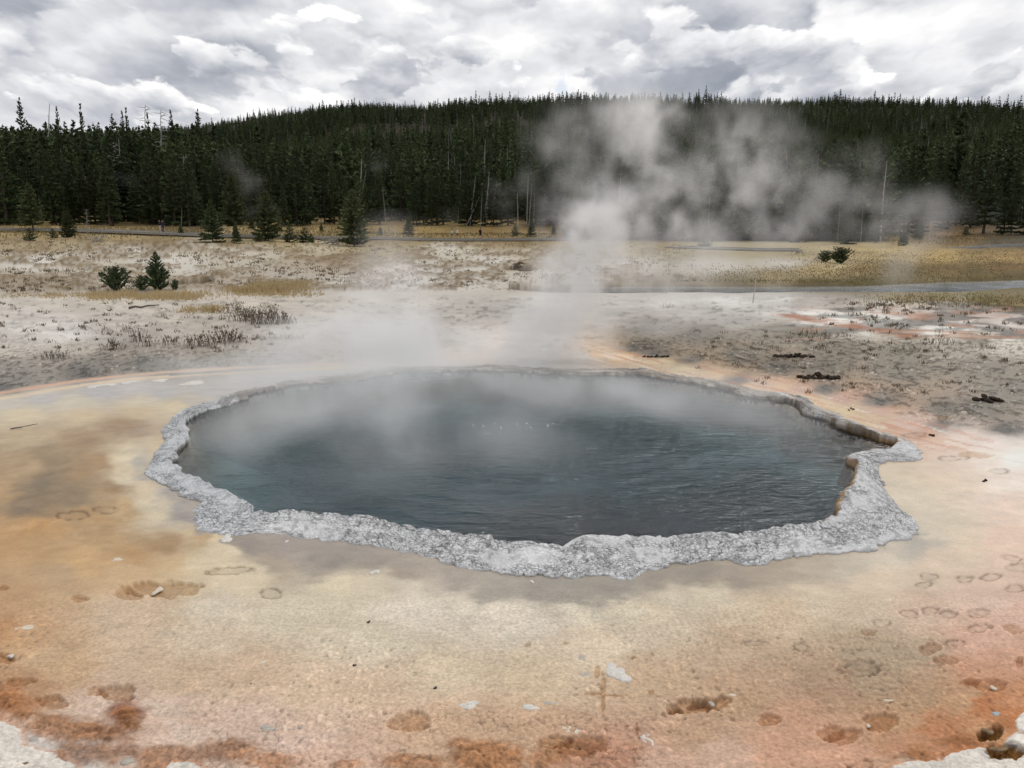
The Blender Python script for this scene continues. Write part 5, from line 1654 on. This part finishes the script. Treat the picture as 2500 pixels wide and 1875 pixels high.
def dung(px, py, wpx, n, seed, label, size=.09):
    p = groundhit(px, py)
    d = math.hypot(p[0], p[1])
    w_ = wpx / FPX * d
    g = random.Random(seed)
    e = link('dung_heap', None, None, tuple(p))
    for k in range(n):
        bm = bmesh.new()
        bmesh.ops.create_icosphere(bm, subdivisions=2, radius=1)
        s_ = size * g.uniform(.3, .72)
        o3 = Vector((g.uniform(0, 9), g.uniform(0, 9), 0))
        for v in bm.verts:
            c = v.co
            f = 1 + .22 * math.sin(5 * c.x + o3.x) * math.sin(4 * c.y + o3.y) + .12 * math.sin(9 * c.z + o3.x)
            v.co = Vector((c.x * f * s_ * 1.25, c.y * f * s_ * 1.1, c.z * f * s_ * .75))
        me = bpy.data.meshes.new('lump')
        bm.to_mesh(me)
        bm.free()
        me.materials.append(DUNG)
        me.polygons.foreach_set('use_smooth', np.ones(len(me.polygons), bool))
        u = (k + .5) / n * 2 - 1
        link('lump', me, e, (u * w_ / 2 + g.uniform(-1.2, 1.2) * s_, g.uniform(-2.2, 2.2) * s_, s_ * .3 + (size * g.uniform(.3, .9) if g.random() < .35 and abs(u) < .5 else 0)), (g.uniform(-.6, .6), g.uniform(-.6, .6), g.uniform(0, 6)))
    tag(e, label, 'dung')


dung(1936, 872, 90, 34, 1, 'long scattered row of dark dung on the gravel behind the spring', .075)
dung(2003, 924, 76, 36, 2, 'biggest dark dung heap on the gravel at the spring\'s right', .085)
dung(2416, 980, 56, 24, 3, 'dark dung heap on the gravel near the right edge', .08)
dung(2080, 1001, 20, 4, 4, 'small brown lump of dung on the orange shore', .04)
dung(2276, 1064, 18, 3, 5, 'small brown lump of dung where orange shore meets white crust', .04)
dung(2404, 1174, 12, 3, 6, 'tiny dark lump on the pale crust at the right edge', .025)
dung(1600, 872, 56, 24, 7, 'flat dark clod at the tip of the gravel beside the orange runoff', .05)


# ------------------------------------------------------------------ dry plants and grass
def weed(px, py, wpx, hpx, n, seed, label, mat, name='dry_weed'):
    p = groundhit(px, py)
    d = math.hypot(p[0], p[1])
    w_, h_ = wpx / FPX * d, hpx / FPX * d
    g = random.Random(seed)
    st, tf = MB(), MB()
    for k in range(n):
        u = g.gauss(0, .32)
        b = Vector((u * w_, g.gauss(0, .16) * w_, 0))
        a = g.uniform(0, 6.28)
        ln = h_ * g.uniform(.45, 1.1) * (1.1 - .5 * min(1, abs(u) * 1.6))
        tip = b + Vector((math.cos(a) * ln * .38, math.sin(a) * ln * .38, ln))
        mid = b.lerp(tip, .5) + Vector((0, 0, ln * .1))
        r = max(.004, h_ * .014)
        st.tube([b, mid, tip], [r, r * .8, r * .4], 3)
        for q in range(4):
            c = b.lerp(tip, g.uniform(.45, 1.0))
            s_ = h_ * g.uniform(.05, .12)
            dv = Vector((g.uniform(-1, 1), g.uniform(-1, 1), g.uniform(0, 1))).normalized()
            sv = dv.cross(Vector((g.uniform(-1, 1), g.uniform(-1, 1), g.uniform(-1, 1)))).normalized()
            tf.tri(c + sv * s_ * .4, c - sv * s_ * .4, c + dv * s_ * 1.3, g.random())
    e = link(name, None, None, (p[0], p[1], p[2] - .01))
    tag(link('stem', st.mesh('stem', mat), e), kind='stuff')
    tag(link('leaf', tf.mesh('leaf', mat), e), kind='stuff')
    tag(e, label, 'plant')


WBROWN = simple('weed_brown', (.16, .125, .09), .9, .3, 9, .1)
WDARK = simple('weed_dark', (.085, .075, .05), .9, .3, 9, .1)
WGOLD = simple('weed_gold', (.42, .31, .13), .9, .25, 9, .1)
WGREEN = simple('weed_green', (.17, .16, .08), .9, .3, 9, .1)
for i, (px, py, wd, hg, n, mt, lab) in enumerate([
        (139, 876, 62, 22, 46, WDARK, 'dark dry weed on the white flat nearest the left edge'), (272, 854, 44, 30, 26, WDARK, 'spiky dark weed at the edge of the grey gravel'), (255, 816, 60, 18, 34, WBROWN, 'flat brown weed behind the spiky dark weed'),
        (309, 810, 34, 20, 24, WBROWN, 'brown weed tuft right of the flat brown weed'), (342, 834, 40, 32, 32, WBROWN, 'upright brown weed, tallest of the left cluster'), (359, 846, 28, 22, 22, WDARK, 'small dark weed at the front of the left cluster'),
        (413, 842, 40, 24, 28, WDARK, 'dark weed with forked stems right of the left cluster'), (490, 845, 70, 34, 60, WBROWN, 'wide brown weed patch in the middle of the left flat'), (556, 836, 66, 40, 62, WBROWN, 'wide brown weed patch with tall stems fading into mist'),
        (702, 828, 100, 16, 70, WGREEN, 'low olive grass patch in the mist left of the outlet'), (656, 790, 96, 40, 110, WBROWN, 'largest brown shrubby clump on the left flat'), (598, 783, 80, 34, 80, WBROWN, 'brown shrubby clump left of the largest one'),
        (571, 764, 70, 24, 60, WBROWN, 'brown clump behind the shrubby pair'), (517, 764, 40, 18, 50, WGOLD, 'bright golden grass tuft left of the brown clumps'), (702, 790, 66, 16, 44, WBROWN, 'low brown weed trailing right of the largest clump'),
        (394, 773, 46, 10, 26, WBROWN, 'low brown weed between the branch and the golden tuft'), (451, 777, 30, 9, 20, WBROWN, 'small low weed left of the golden tuft'), (482, 777, 24, 9, 20, WDARK, 'small dark weed below the golden tuft'),
        (652, 752, 50, 14, 36, WBROWN, 'faint brown weed at the back of the left flat'), (1970, 822, 60, 22, 50, WGREEN, 'rusty olive weed beyond the gravel, left of the right-hand row'), (2013, 827, 44, 20, 40, WBROWN, 'rusty weed second in the right-hand row'),
        (2059, 822, 36, 15, 30, WBROWN, 'weed third in the right-hand row beside the orange streak'), (2000, 852, 40, 12, 30, WBROWN, 'low brown weed between the dung and the right-hand row'), (2220, 858, 60, 14, 40, WBROWN, 'brown weed alone on the right gravel'),
        (2105, 899, 42, 10, 24, WBROWN, 'small brown weed right of the biggest dung heap'), (1889, 854, 44, 12, 26, WGREEN, 'low weed above the long row of dung'), (2305, 842, 80, 18, 60, WBROWN, 'row-like brown weed along the white runoff at right'), (2400, 850, 70, 12, 40, WBROWN, 'thin brown weed farther along the white runoff'),
        (1630, 752, 34, 14, 24, WBROWN, 'small weed on the white flat by the steam')]):
    weed(px, py, wd, hg, n, 700 + i, lab, mt)


def blades(name, areas, mat, label, seed, spread=5):
    """uncountable grass: areas are (px0, px1, py0, py1, blades, height m, lean)"""
    g = np.random.RandomState(seed)
    V, F, T = [], [], []
    for (x0, x1, y0, y1, n, hm) in areas:
        cnt = max(6, n // 14)
        cx, cy = g.uniform(x0, x1, cnt), g.uniform(y0, y1, cnt)
        k = g.randint(0, cnt, n)
        px = cx[k] + g.normal(0, spread, n)
        py = cy[k] + g.normal(0, 1.0 + spread * .12, n)
        keep = (py > 540)
        px, py = px[keep], py[keep]
        # onto the land: two steps of the line of sight
        X = (px - 1250) / FPX
        Y = (937.5 - py) / FPX
        c, s = math.cos(PITCH), math.sin(PITCH)
        dx, dy, dz_ = X, c + Y * s, -s + Y * c
        t = -CAMH / dz_
        for _ in range(6):
            zz = zground(dx * t, dy * t)
            t = 0.5 * t + 0.5 * (zz - CAMH) / dz_
        x, y = dx * t, dy * t
        z = zground(x, y)
        ok_ = (y > 14) & (np.abs(CAMH + dz_ * t - z) < .6)
        x, y, z = x[ok_], y[ok_], z[ok_]
        m = len(x)
        h = hm * g.uniform(.4, 1.15, m)
        a = g.uniform(0, 6.28, m)
        wd = np.maximum(.006, 0.0006 * np.hypot(x, y)) * g.uniform(.6, 1.4, m)
        b = len(V) * 0 + sum(len(q) for q in V)
        P0 = np.stack([x - wd, y, z - .02], 1)
        P1 = np.stack([x + wd, y, z - .02], 1)
        P2 = np.stack([x + np.cos(a) * h * .4, y + np.sin(a) * h * .4, z + h], 1)
        vv = np.stack([P0, P1, P2], 1).reshape(-1, 3)
        V.append(vv)
        F.append(b + np.arange(3 * m).reshape(m, 3))
        T.append(np.repeat(g.rand(m), 3))
    me = mesh_np(name, np.concatenate(V), np.concatenate(F), mat, False)
    o = link(name, me)
    tag(o, label, 'grass', kind='stuff')


def grass_mat(name, a, b):
    m, t, bs = newmat(name)
    tcn = t.add('ShaderNodeTexCoord')
    n = t.noise(tcn.outputs['Object'], 2.0, 4, .6)
    t.put(bs.inputs['Base Color'], t.mix(t.maprange(n, .3, .7), (*a, 1), (*b, 1)))
    bs.inputs['Roughness'].default_value = .85
    bs.inputs['Specular IOR Level'].default_value = .1
    return m


blades('dry_grass', [(230, 480, 718, 731, 1500, .24), (0, 260, 717, 727, 500, .12), (460, 760, 714, 724, 600, .15), (560, 700, 705, 716, 900, .3), (620, 760, 690, 712, 900, .25), (440, 540, 752, 764, 300, .18)],
       grass_mat('dry_grass', (.58, .46, .27), (.44, .33, .17)), 'golden dry grass fringe along the edge of the pale flat', 1, 14)
blades('meadow_grass', [(1980, 2520, 612, 698, 5000, .09), (1700, 2150, 650, 700, 1600, .09), (2150, 2520, 722, 742, 1300, .09), (-20, 700, 535, 575, 4200, .4), (700, 1400, 535, 580, 6000, .4), (2180, 2420, 555, 590, 1600, .4)],
       grass_mat('meadow_grass', (.31, .24, .115), (.21, .17, .08)), 'tawny meadow grass beyond the river and around the boardwalk', 2, 45)
blades('scrub', [(-20, 500, 585, 640, 3400, .10), (480, 1150, 590, 700, 5200, .11), (-20, 420, 655, 712, 3200, .10), (1150, 1700, 590, 690, 3000, .11), (0, 700, 740, 860, 1200, .08), (1700, 2500, 800, 960, 1600, .07), (2000, 2500, 740, 800, 900, .1)],
       grass_mat('scrub', (.15, .115, .075), (.20, .16, .10)), 'sparse brown scrub and low tufts on the pale mound', 3)

# ------------------------------------------------------------------ boardwalk
DECK = simple('deck_boards', (.30, .285, .26), .85, .2, 2.5, .2)
EDGE = simple('deck_edge', (.16, .145, .125), .9, .25, 2, .1)


def boardwalk(rows, label, width=1.8, lift=.38):
    pts = [groundhit(a, b) for a, b in rows]
    e = link('boardwalk', None, None, tuple(pts[0]))
    base = Vector(pts[0])
    L = [Vector(p) - base + Vector((0, 0, lift)) for p in pts]
    nn = []
    for i in range(len(L)):
        d = L[min(i + 1, len(L) - 1)] - L[max(i - 1, 0)]
        nn.append(Vector((-d.y, d.x, 0)).normalized())
    def ribbon(name, o0, o1, z0, z1, mat):
        vs, fs = [], []
        for p, q in zip(L, nn):
            for o, z in ((o0, z0), (o1, z0), (o1, z1), (o0, z1)):
                vs.append(tuple(p + q * o + Vector((0, 0, z))))
        for i in range(len(L) - 1):
            a, b = i * 4, i * 4 + 4
            for k in range(4):
                k2 = (k + 1) % 4
                fs.append((a + k, a + k2, b + k2, b + k))
        fs += [(0, 3, 2, 1), tuple(len(vs) - 4 + k for k in range(4))]
        me = bpy.data.meshes.new(name)
        me.from_pydata(vs, [], fs)
        me.materials.append(mat)
        link(name, me, e)
    ribbon('deck', -width / 2, width / 2, -.05, 0, DECK)
    ribbon('edge_board', -width / 2 - .06, -width / 2 - .01, -.22, .05, DECK)
    ribbon('edge_board', width / 2 + .01, width / 2 + .06, -.22, .10, DECK)
    ribbon('joist', -width / 2 + .1, -width / 2 + .2, -.30, -.055, EDGE)
    m = MB()
    m.tube([(0, 0, -.9), (0, 0, -.055)], [.07, .07], 6)
    pm = m.mesh('post', EDGE)
    for i in range(len(L) - 1):
        seg = L[i + 1] - L[i]
        k = max(1, int(seg.length / 3.0))
        for j in range(k):
            p = L[i] + seg * (j / k)
            link('post', pm, e, tuple(p - nn[i] * (width / 2 - .3)))
    tag(e, label, 'boardwalk')
    return pts


BW = boardwalk([(-80, 566), (0, 566), (80, 566), (160, 568), (250, 570), (330, 573), (400, 576), (480, 579), (560, 582), (640, 584), (720, 585), (820, 586), (920, 587), (1020, 589), (1120, 590), (1220, 590), (1320, 589), (1420, 588)],
               'long low grey boardwalk crossing in front of the forest with walkers on it')
boardwalk([(1640, 606), (1760, 610), (1860, 613), (1950, 613)], 'short pale boardwalk stretch seen through the steam at the meadow', 2.6, .16)

# ------------------------------------------------------------------ people
SKIN = simple('skin', (.45, .28, .20), .6, .08)
HAIR = simple('hair', (.06, .04, .03), .7, .2)


def cloth(name, rgb):
    return simple(name, rgb, .85, .12, 8, .1)


def person(px, row, hpx, face, cols, label, stride=.22, arms=(.1, -.1), shorts=False, hat=None, pack=None, raise_=False):
    """a standing or walking figure grown from a skeleton with the Skin modifier"""
    p = groundhit(px, row)
    p[2] += .38
    top, leg, shoe = cols
    J, Rr, E = [], [], []

    def j(x, y, z, r, par=None):
        J.append((x, y, z))
        Rr.append(r)
        if par is not None:
            E.append((par, len(J) - 1))
        return len(J) - 1
    pel = j(0, 0, .98, .135)
    wst = j(0, 0, 1.12, .125, pel)
    ch = j(0, .01, 1.34, .150, wst)
    nk = j(0, .01, 1.50, .062, ch)
    hd = j(0, .03, 1.60, .088, nk)
    hd2 = j(0, .03, 1.68, .100, hd)
    j(0, .02, 1.76, .060, hd2)
    for s, st in ((-1, stride), (1, -stride)):
        hp = j(s * .10, 0, .92, .095, pel)
        kn = j(s * .10, st * .55 + .03, .52, .065, hp)
        an = j(s * .10, st * 1.0 - .02, .10, .045, kn)
        j(s * .11, st * 1.0 + .13, .035, .036, an)
        sh = j(s * .185, .0, 1.43, .062, ch)
        sw = arms[0] if s < 0 else arms[1]
        if raise_:
            el = j(s * .26, .10, 1.22, .046, sh)
            wr = j(s * .10, .26, 1.40, .034, el)
            j(s * .05, .29, 1.45, .036, wr)
        else:
            el = j(s * .25, sw * .5, 1.17, .046, sh)
            wr = j(s * .25, sw + .08, .93, .034, el)
            h = j(s * .25, sw + .10, .86, .034, wr)
            j(s * .245, sw + .12, .80, .020, h)
    me = bpy.data.meshes.new('person')
    me.from_pydata(J, E, [])
    tmp = bpy.data.objects.new('tmp', me)
    COL.objects.link(tmp)
    md = tmp.modifiers.new('skin', 'SKIN')
    md.use_smooth_shade = True
    for i, v in enumerate(me.skin_vertices[0].data):
        v.radius = (Rr[i] * (1.15 if i in (ch, wst, pel) else 1), Rr[i] * (.78 if i in (ch, wst, pel) else 1))
        v.use_root = i == pel
    sb = tmp.modifiers.new('sub', 'SUBSURF')
    sb.levels = sb.render_levels = 1
    dg = bpy.context.evaluated_depsgraph_get()
    bm_ = bpy.data.meshes.new_from_object(tmp.evaluated_get(dg))
    bpy.data.objects.remove(tmp)
    bm_.materials.clear()
    for mt in (SKIN, top, leg, shoe):
        bm_.materials.append(mt)
    for f in bm_.polygons:
        c = f.center
        armd = abs(c.x) > .19 and c.z > .74
        if c.z > 1.52:
            k = 0
        elif armd and (c.z < 1.0 or (raise_ and c.y > .18)):
            k = 0
        elif c.z > 1.0 or (armd and c.z > 1.0):
            k = 1
        elif c.z > (.56 if shorts else .09):
            k = 2
        elif c.z > .09:
            k = 0
        else:
            k = 3
        f.material_index = k
        f.use_smooth = True
    s_ = hpx / FPX * math.hypot(p[0], p[1]) / 1.80
    e = link('person', bm_, None, tuple(p), (0, 0, face), (s_,) * 3)
    hm = bmesh.new()
    bmesh.ops.create_uvsphere(hm, u_segments=12, v_segments=8, radius=.118)
    for v in hm.verts:
        v.co.y -= .012
        if v.co.z < -.01 and v.co.y > -.02:
            v.co.z = -.01
    q = bpy.data.meshes.new('hair')
    hm.to_mesh(q)
    hm.free()
    q.materials.append(HAIR)
    link('hair', q, e, (0, .022, 1.70))
    if hat:
        m = MB()
        m.tube([(0, 0, 0), (0, 0, .012), (0, 0, .02), (0, 0, .12), (0, 0, .14)], [.20, .20, .125, .115, .06], 14)
        link('hat', m.mesh('hat', hat, True), e, (0, .03, 1.75))
    if pack:
        bm = bmesh.new()
        bmesh.ops.create_cube(bm, size=1)
        bmesh.ops.scale(bm, vec=(.30, .18, .46), verts=bm.verts)
        bmesh.ops.bevel(bm, geom=bm.edges, offset=.05, segments=2, affect='EDGES')
        q = bpy.data.meshes.new('backpack')
        bm.to_mesh(q)
        bm.free()
        q.materials.append(pack)
        link('backpack', q, e, (0, -.21, 1.26))
    tag(e, label, 'person')
    return e


WHITE = cloth('white_cotton', (.72, .72, .70))
TEAL = cloth('pale_teal', (.42, .62, .60))
NAVY = cloth('navy', (.03, .035, .06))
BLACKC = cloth('black_cloth', (.025, .02, .022))
BEIGE = cloth('beige', (.55, .50, .42))
TAN = cloth('tan_trousers', (.50, .44, .37))
DKGREY = cloth('dark_shorts', (.07, .07, .065))
SHOE = cloth('shoes', (.10, .09, .08))
MAROON = cloth('maroon', (.09, .03, .03))
person(392, 575.5, 27, 2.6, (BLACKC, TAN, SHOE), 'person in dark top and tan trousers holding hands up to the face on the boardwalk', .03, raise_=True)
person(399, 576, 27, 3.4, (NAVY, NAVY, SHOE), 'person in a dark blue jacket standing beside the one in tan trousers', .02)
person(965, 587.5, 25, -1.2, (BEIGE, BEIGE, SHOE), 'walker dressed all in beige with a light cap beside the dark bushy pine', .16, hat=BEIGE, pack=BEIGE)
person(1104, 589.5, 23, 1.2, (TEAL, DKGREY, SHOE), 'walker in a pale teal shirt and dark shorts, left of a pair', .15, shorts=True)
person(1117, 590, 26, 1.5, (WHITE, DKGREY, SHOE), 'walker in a white shirt, straw hat and dark shorts', .18, shorts=True, hat=cloth('straw', (.5, .42, .28)))
person(1173, 590, 26, -.6, (MAROON, BLACKC, SHOE), 'walker in dark red top and black shorts carrying a pack by the snags', .12, shorts=True, pack=BLACKC)

# ------------------------------------------------------------------ steam
def pxy(px, py, dist):
    """a point of the air on this line of sight, dist metres ahead"""
    d = pixdir(px, py)
    t = dist / d.y
    return Vector((d.x * t, dist, CAMH + d.z * t))


def steam(name, lo, hi, res, puffs, dens, label, nscale=0.55, stretch=1.0, lo_n=.40, hi_n=.72, zfloor=None):
    """a cloud of vapour: soft puffs broken up by turbulent noise, filled into a box of air"""
    ng = bpy.data.node_groups.new(name, 'GeometryNodeTree')
    ng.interface.new_socket('Geometry', in_out='INPUT', socket_type='NodeSocketGeometry')
    ng.interface.new_socket('Geometry', in_out='OUTPUT', socket_type='NodeSocketGeometry')
    t = NT(ng)
    go = t.add('NodeGroupOutput')
    pos = t.add('GeometryNodeInputPosition').outputs[0]
    wn = t.add('ShaderNodeTexNoise')
    t.put(wn.inputs['Vector'], pos)
    wn.inputs['Scale'].default_value = nscale * 1.3
    wn.inputs['Detail'].default_value = 3
    wc = wn.outputs['Color'] if 'Color' in wn.outputs else wn.outputs[1]
    wp = t.vmath('ADD', pos, t.vmath('SCALE', t.vmath('SUBTRACT', wc, (.5, .5, .5)), scale=0.75 / nscale * .55))
    acc = None
    for (c, rx, ry, rz, wgt) in puffs:
        dlt = t.vmath('MULTIPLY', t.vmath('SUBTRACT', wp, tuple(c)), (1 / rx, 1 / ry, 1 / rz))
        v = t.maprange(t.vmath('LENGTH', dlt), 0.0, 1.0, wgt, 0.0, 'SMOOTHERSTEP')
        acc = v if acc is None else t.math('ADD', acc, v)
    sc_ = t.vmath('MULTIPLY', wp, (1.0, 1.0, stretch))
    n = t.noise(sc_, nscale * 1.6, 6, 0.58, 0.0)
    n = t.maprange(n, lo_n, hi_n, 0.0, 1.0)
    den = t.math('MULTIPLY', t.math('MULTIPLY', acc, n), dens)
    if zfloor is not None:
        sp = t.add('ShaderNodeSeparateXYZ')
        t.put(sp.inputs[0], pos)
        den = t.math('MULTIPLY', den, t.maprange(sp.outputs[2], zfloor, zfloor + .25, 0.0, 1.0))
    den = t.math('MAXIMUM', t.math('SUBTRACT', den, 0.004), 0.0)
    vc = t.add('GeometryNodeVolumeCube')
    t.put(vc.inputs['Density'], den)
    vc.inputs['Background'].default_value = 0.0
    vc.inputs['Min'].default_value = lo
    vc.inputs['Max'].default_value = hi
    for k, q in zip('XYZ', res):
        vc.inputs['Resolution ' + k].default_value = q
    m = bpy.data.materials.new(name)
    m.use_nodes = True
    mt = NT(m.node_tree)
    mt.n.clear()
    mo = mt.add('ShaderNodeOutputMaterial')
    pv = mt.add('ShaderNodeVolumePrincipled')
    pv.inputs['Color'].default_value = (.995, .995, .995, 1)
    pv.inputs['Density'].default_value = 1.0
    pv.inputs['Anisotropy'].default_value = 0.3
    mt.l.new(pv.outputs[0], mo.inputs['Volume'])
    sm = t.add('GeometryNodeSetMaterial')
    sm.inputs['Material'].default_value = m
    t.l.new(vc.outputs[0], sm.inputs[0])
    t.l.new(sm.outputs[0], go.inputs[0])
    me = bpy.data.meshes.new(name)
    me.materials.append(m)
    o = link(name, me)
    md = o.modifiers.new('steam', 'NODES')
    md.node_group = ng
    tag(o, label, 'steam', kind='stuff')
    return o


PUF = [  # px, py, distance, half width px, half height px, depth m, weight
    (1290, 850, 18.5, 230, 62, 1.0, 1.8), (1100, 850, 18, 300, 60, 1.0, 1.2), (1360, 800, 19, 160, 85, .9, 2.6), (1395, 720, 19.5, 125, 100, .9, 2.8),
    (1415, 640, 19.5, 120, 95, .9, 2.6), (1450, 565, 20, 130, 90, .9, 2.0), (1500, 510, 20, 130, 75, 1.0, 1.0), (1565, 450, 20, 125, 80, 1.0, .95),
    (1560, 375, 20, 105, 80, 1.0, .9), (1590, 300, 20, 95, 75, 1.0, 1.25), (1520, 280, 20, 150, 70, 1.0, .8), (1610, 250, 20, 70, 40, .8, 1.0),
    (1690, 510, 20.3, 150, 95, 1.0, 0.66), (1790, 440, 20.3, 150, 100, 1.0, 0.58), (1860, 350, 20.6, 140, 100, 1.0, 0.47), (1900, 490, 20.6, 140, 110, 1.0, 0.51),
    (1760, 330, 20.5, 140, 90, 1.0, 0.47), (1390, 430, 20, 120, 110, 1.0, 0.31), (1370, 340, 20, 110, 90, 1.0, 0.27), (1900, 575, 20.5, 200, 50, 1.0, 0.43),
    (2010, 480, 20.8, 110, 120, 1.0, 0.31), (2110, 470, 21, 90, 120, 1.0, 0.27), (2200, 560, 21.5, 130, 95, 1.0, .34), (2260, 520, 21.5, 110, 75, .9, .24),
    (2190, 650, 21.5, 60, 90, .8, 0.31), (1700, 610, 20, 160, 70, 1.0, 0.47), (1620, 690, 19.5, 220, 90, 1.0, 0.62), (1530, 640, 19.8, 130, 90, 1.0, 0.55), (1700, 770, 19, 190, 50, 1.0, 0.31),
    (1420, 520, 20, 110, 80, .9, .6), (1650, 560, 20, 130, 70, .9, .6),
]
MIST = [
    (900, 825, 16.5, 260, 70, 1.3, 1.87), (960, 735, 17.5, 150, 110, 1.0, 0.94), (950, 610, 18.5, 90, 90, .9, 0.37), (760, 872, 15, 260, 48, 1.4, 0.94),
    (1000, 905, 14.2, 330, 50, 1.6, 1.10), (700, 965, 12.3, 210, 60, 1.4, 0.85), (900, 1000, 11.4, 240, 65, 1.4, 0.77), (1320, 950, 13, 330, 50, 1.6, 0.85),
    (1650, 965, 12.6, 300, 55, 1.6, 0.71), (600, 1050, 10.6, 150, 70, 1.1, 0.58), (950, 1105, 9.8, 190, 70, 1.1, 0.48), (1250, 1070, 10.2, 200, 50, 1.1, 0.42),
    (1900, 1040, 11.2, 170, 40, 1.1, 0.37), (550, 900, 15, 240, 40, 1.2, 0.59),
]
pf = []
for (px, py, d, hw, hh, dm, wgt) in PUF:
    c = pxy(px, py, d)
    k = d / FPX * 1.02
    pf.append((c, hw * k * 1.3, dm * 1.3, hh * k * 1.35, wgt * .85))
steam('steam', (-6.5, 8.2, 0.02), (12.5, 23.5, 6.9), (260, 160, 120), pf, 1.15, 'white steam plume rising from the outlet behind the spring', 0.95, .85, .37, .66, 0.02)
pf = []
for (px, py, d, hw, hh, dm, wgt) in MIST:
    c = pxy(px, py, d)
    k = d / FPX * 1.02
    pf.append((c, hw * k * 1.3, dm * 1.5, hh * k * 1.5, wgt))
steam('mist', (-7.0, 7.9, 0.015), (7.5, 20.5, 3.4), (180, 160, 56), pf, 1.0, 'thin mist drifting low over the spring', 0.7, .8, .26, .74, 0.015)
FARW = [(640, 520, 140, 60, 40, 5, .8), (600, 450, 140, 70, 60, 5, .6), (560, 380, 140, 50, 50, 5, .4), (690, 560, 140, 60, 30, 5, .6), (730, 590, 140, 50, 25, 5, .6), (310, 440, 150, 60, 30, 4, .3), (470, 470, 150, 120, 40, 4, .2),
        (920, 400, 150, 50, 60, 5, .4), (1230, 480, 150, 80, 70, 6, .55), (1290, 440, 150, 60, 60, 6, .4), (1250, 560, 150, 60, 40, 6, .4), (2430, 530, 150, 70, 50, 6, .6), (2300, 545, 150, 60, 40, 6, .5), (1080, 540, 150, 80, 50, 5, .35)]
pf = []
for (px, py, d, hw, hh, dm, wgt) in FARW:
    c = pxy(px, py, d)
    k = d / FPX
    pf.append((c, hw * k * 1.2, dm * 1.5, hh * k * 1.2, wgt))
steam('steam_wisps', (-75, 126, 0.5), (98, 162, 20), (260, 40, 70), pf, 0.05, 'thin distant wisps of steam in front of the forest', 0.16, .9, .36, .66)
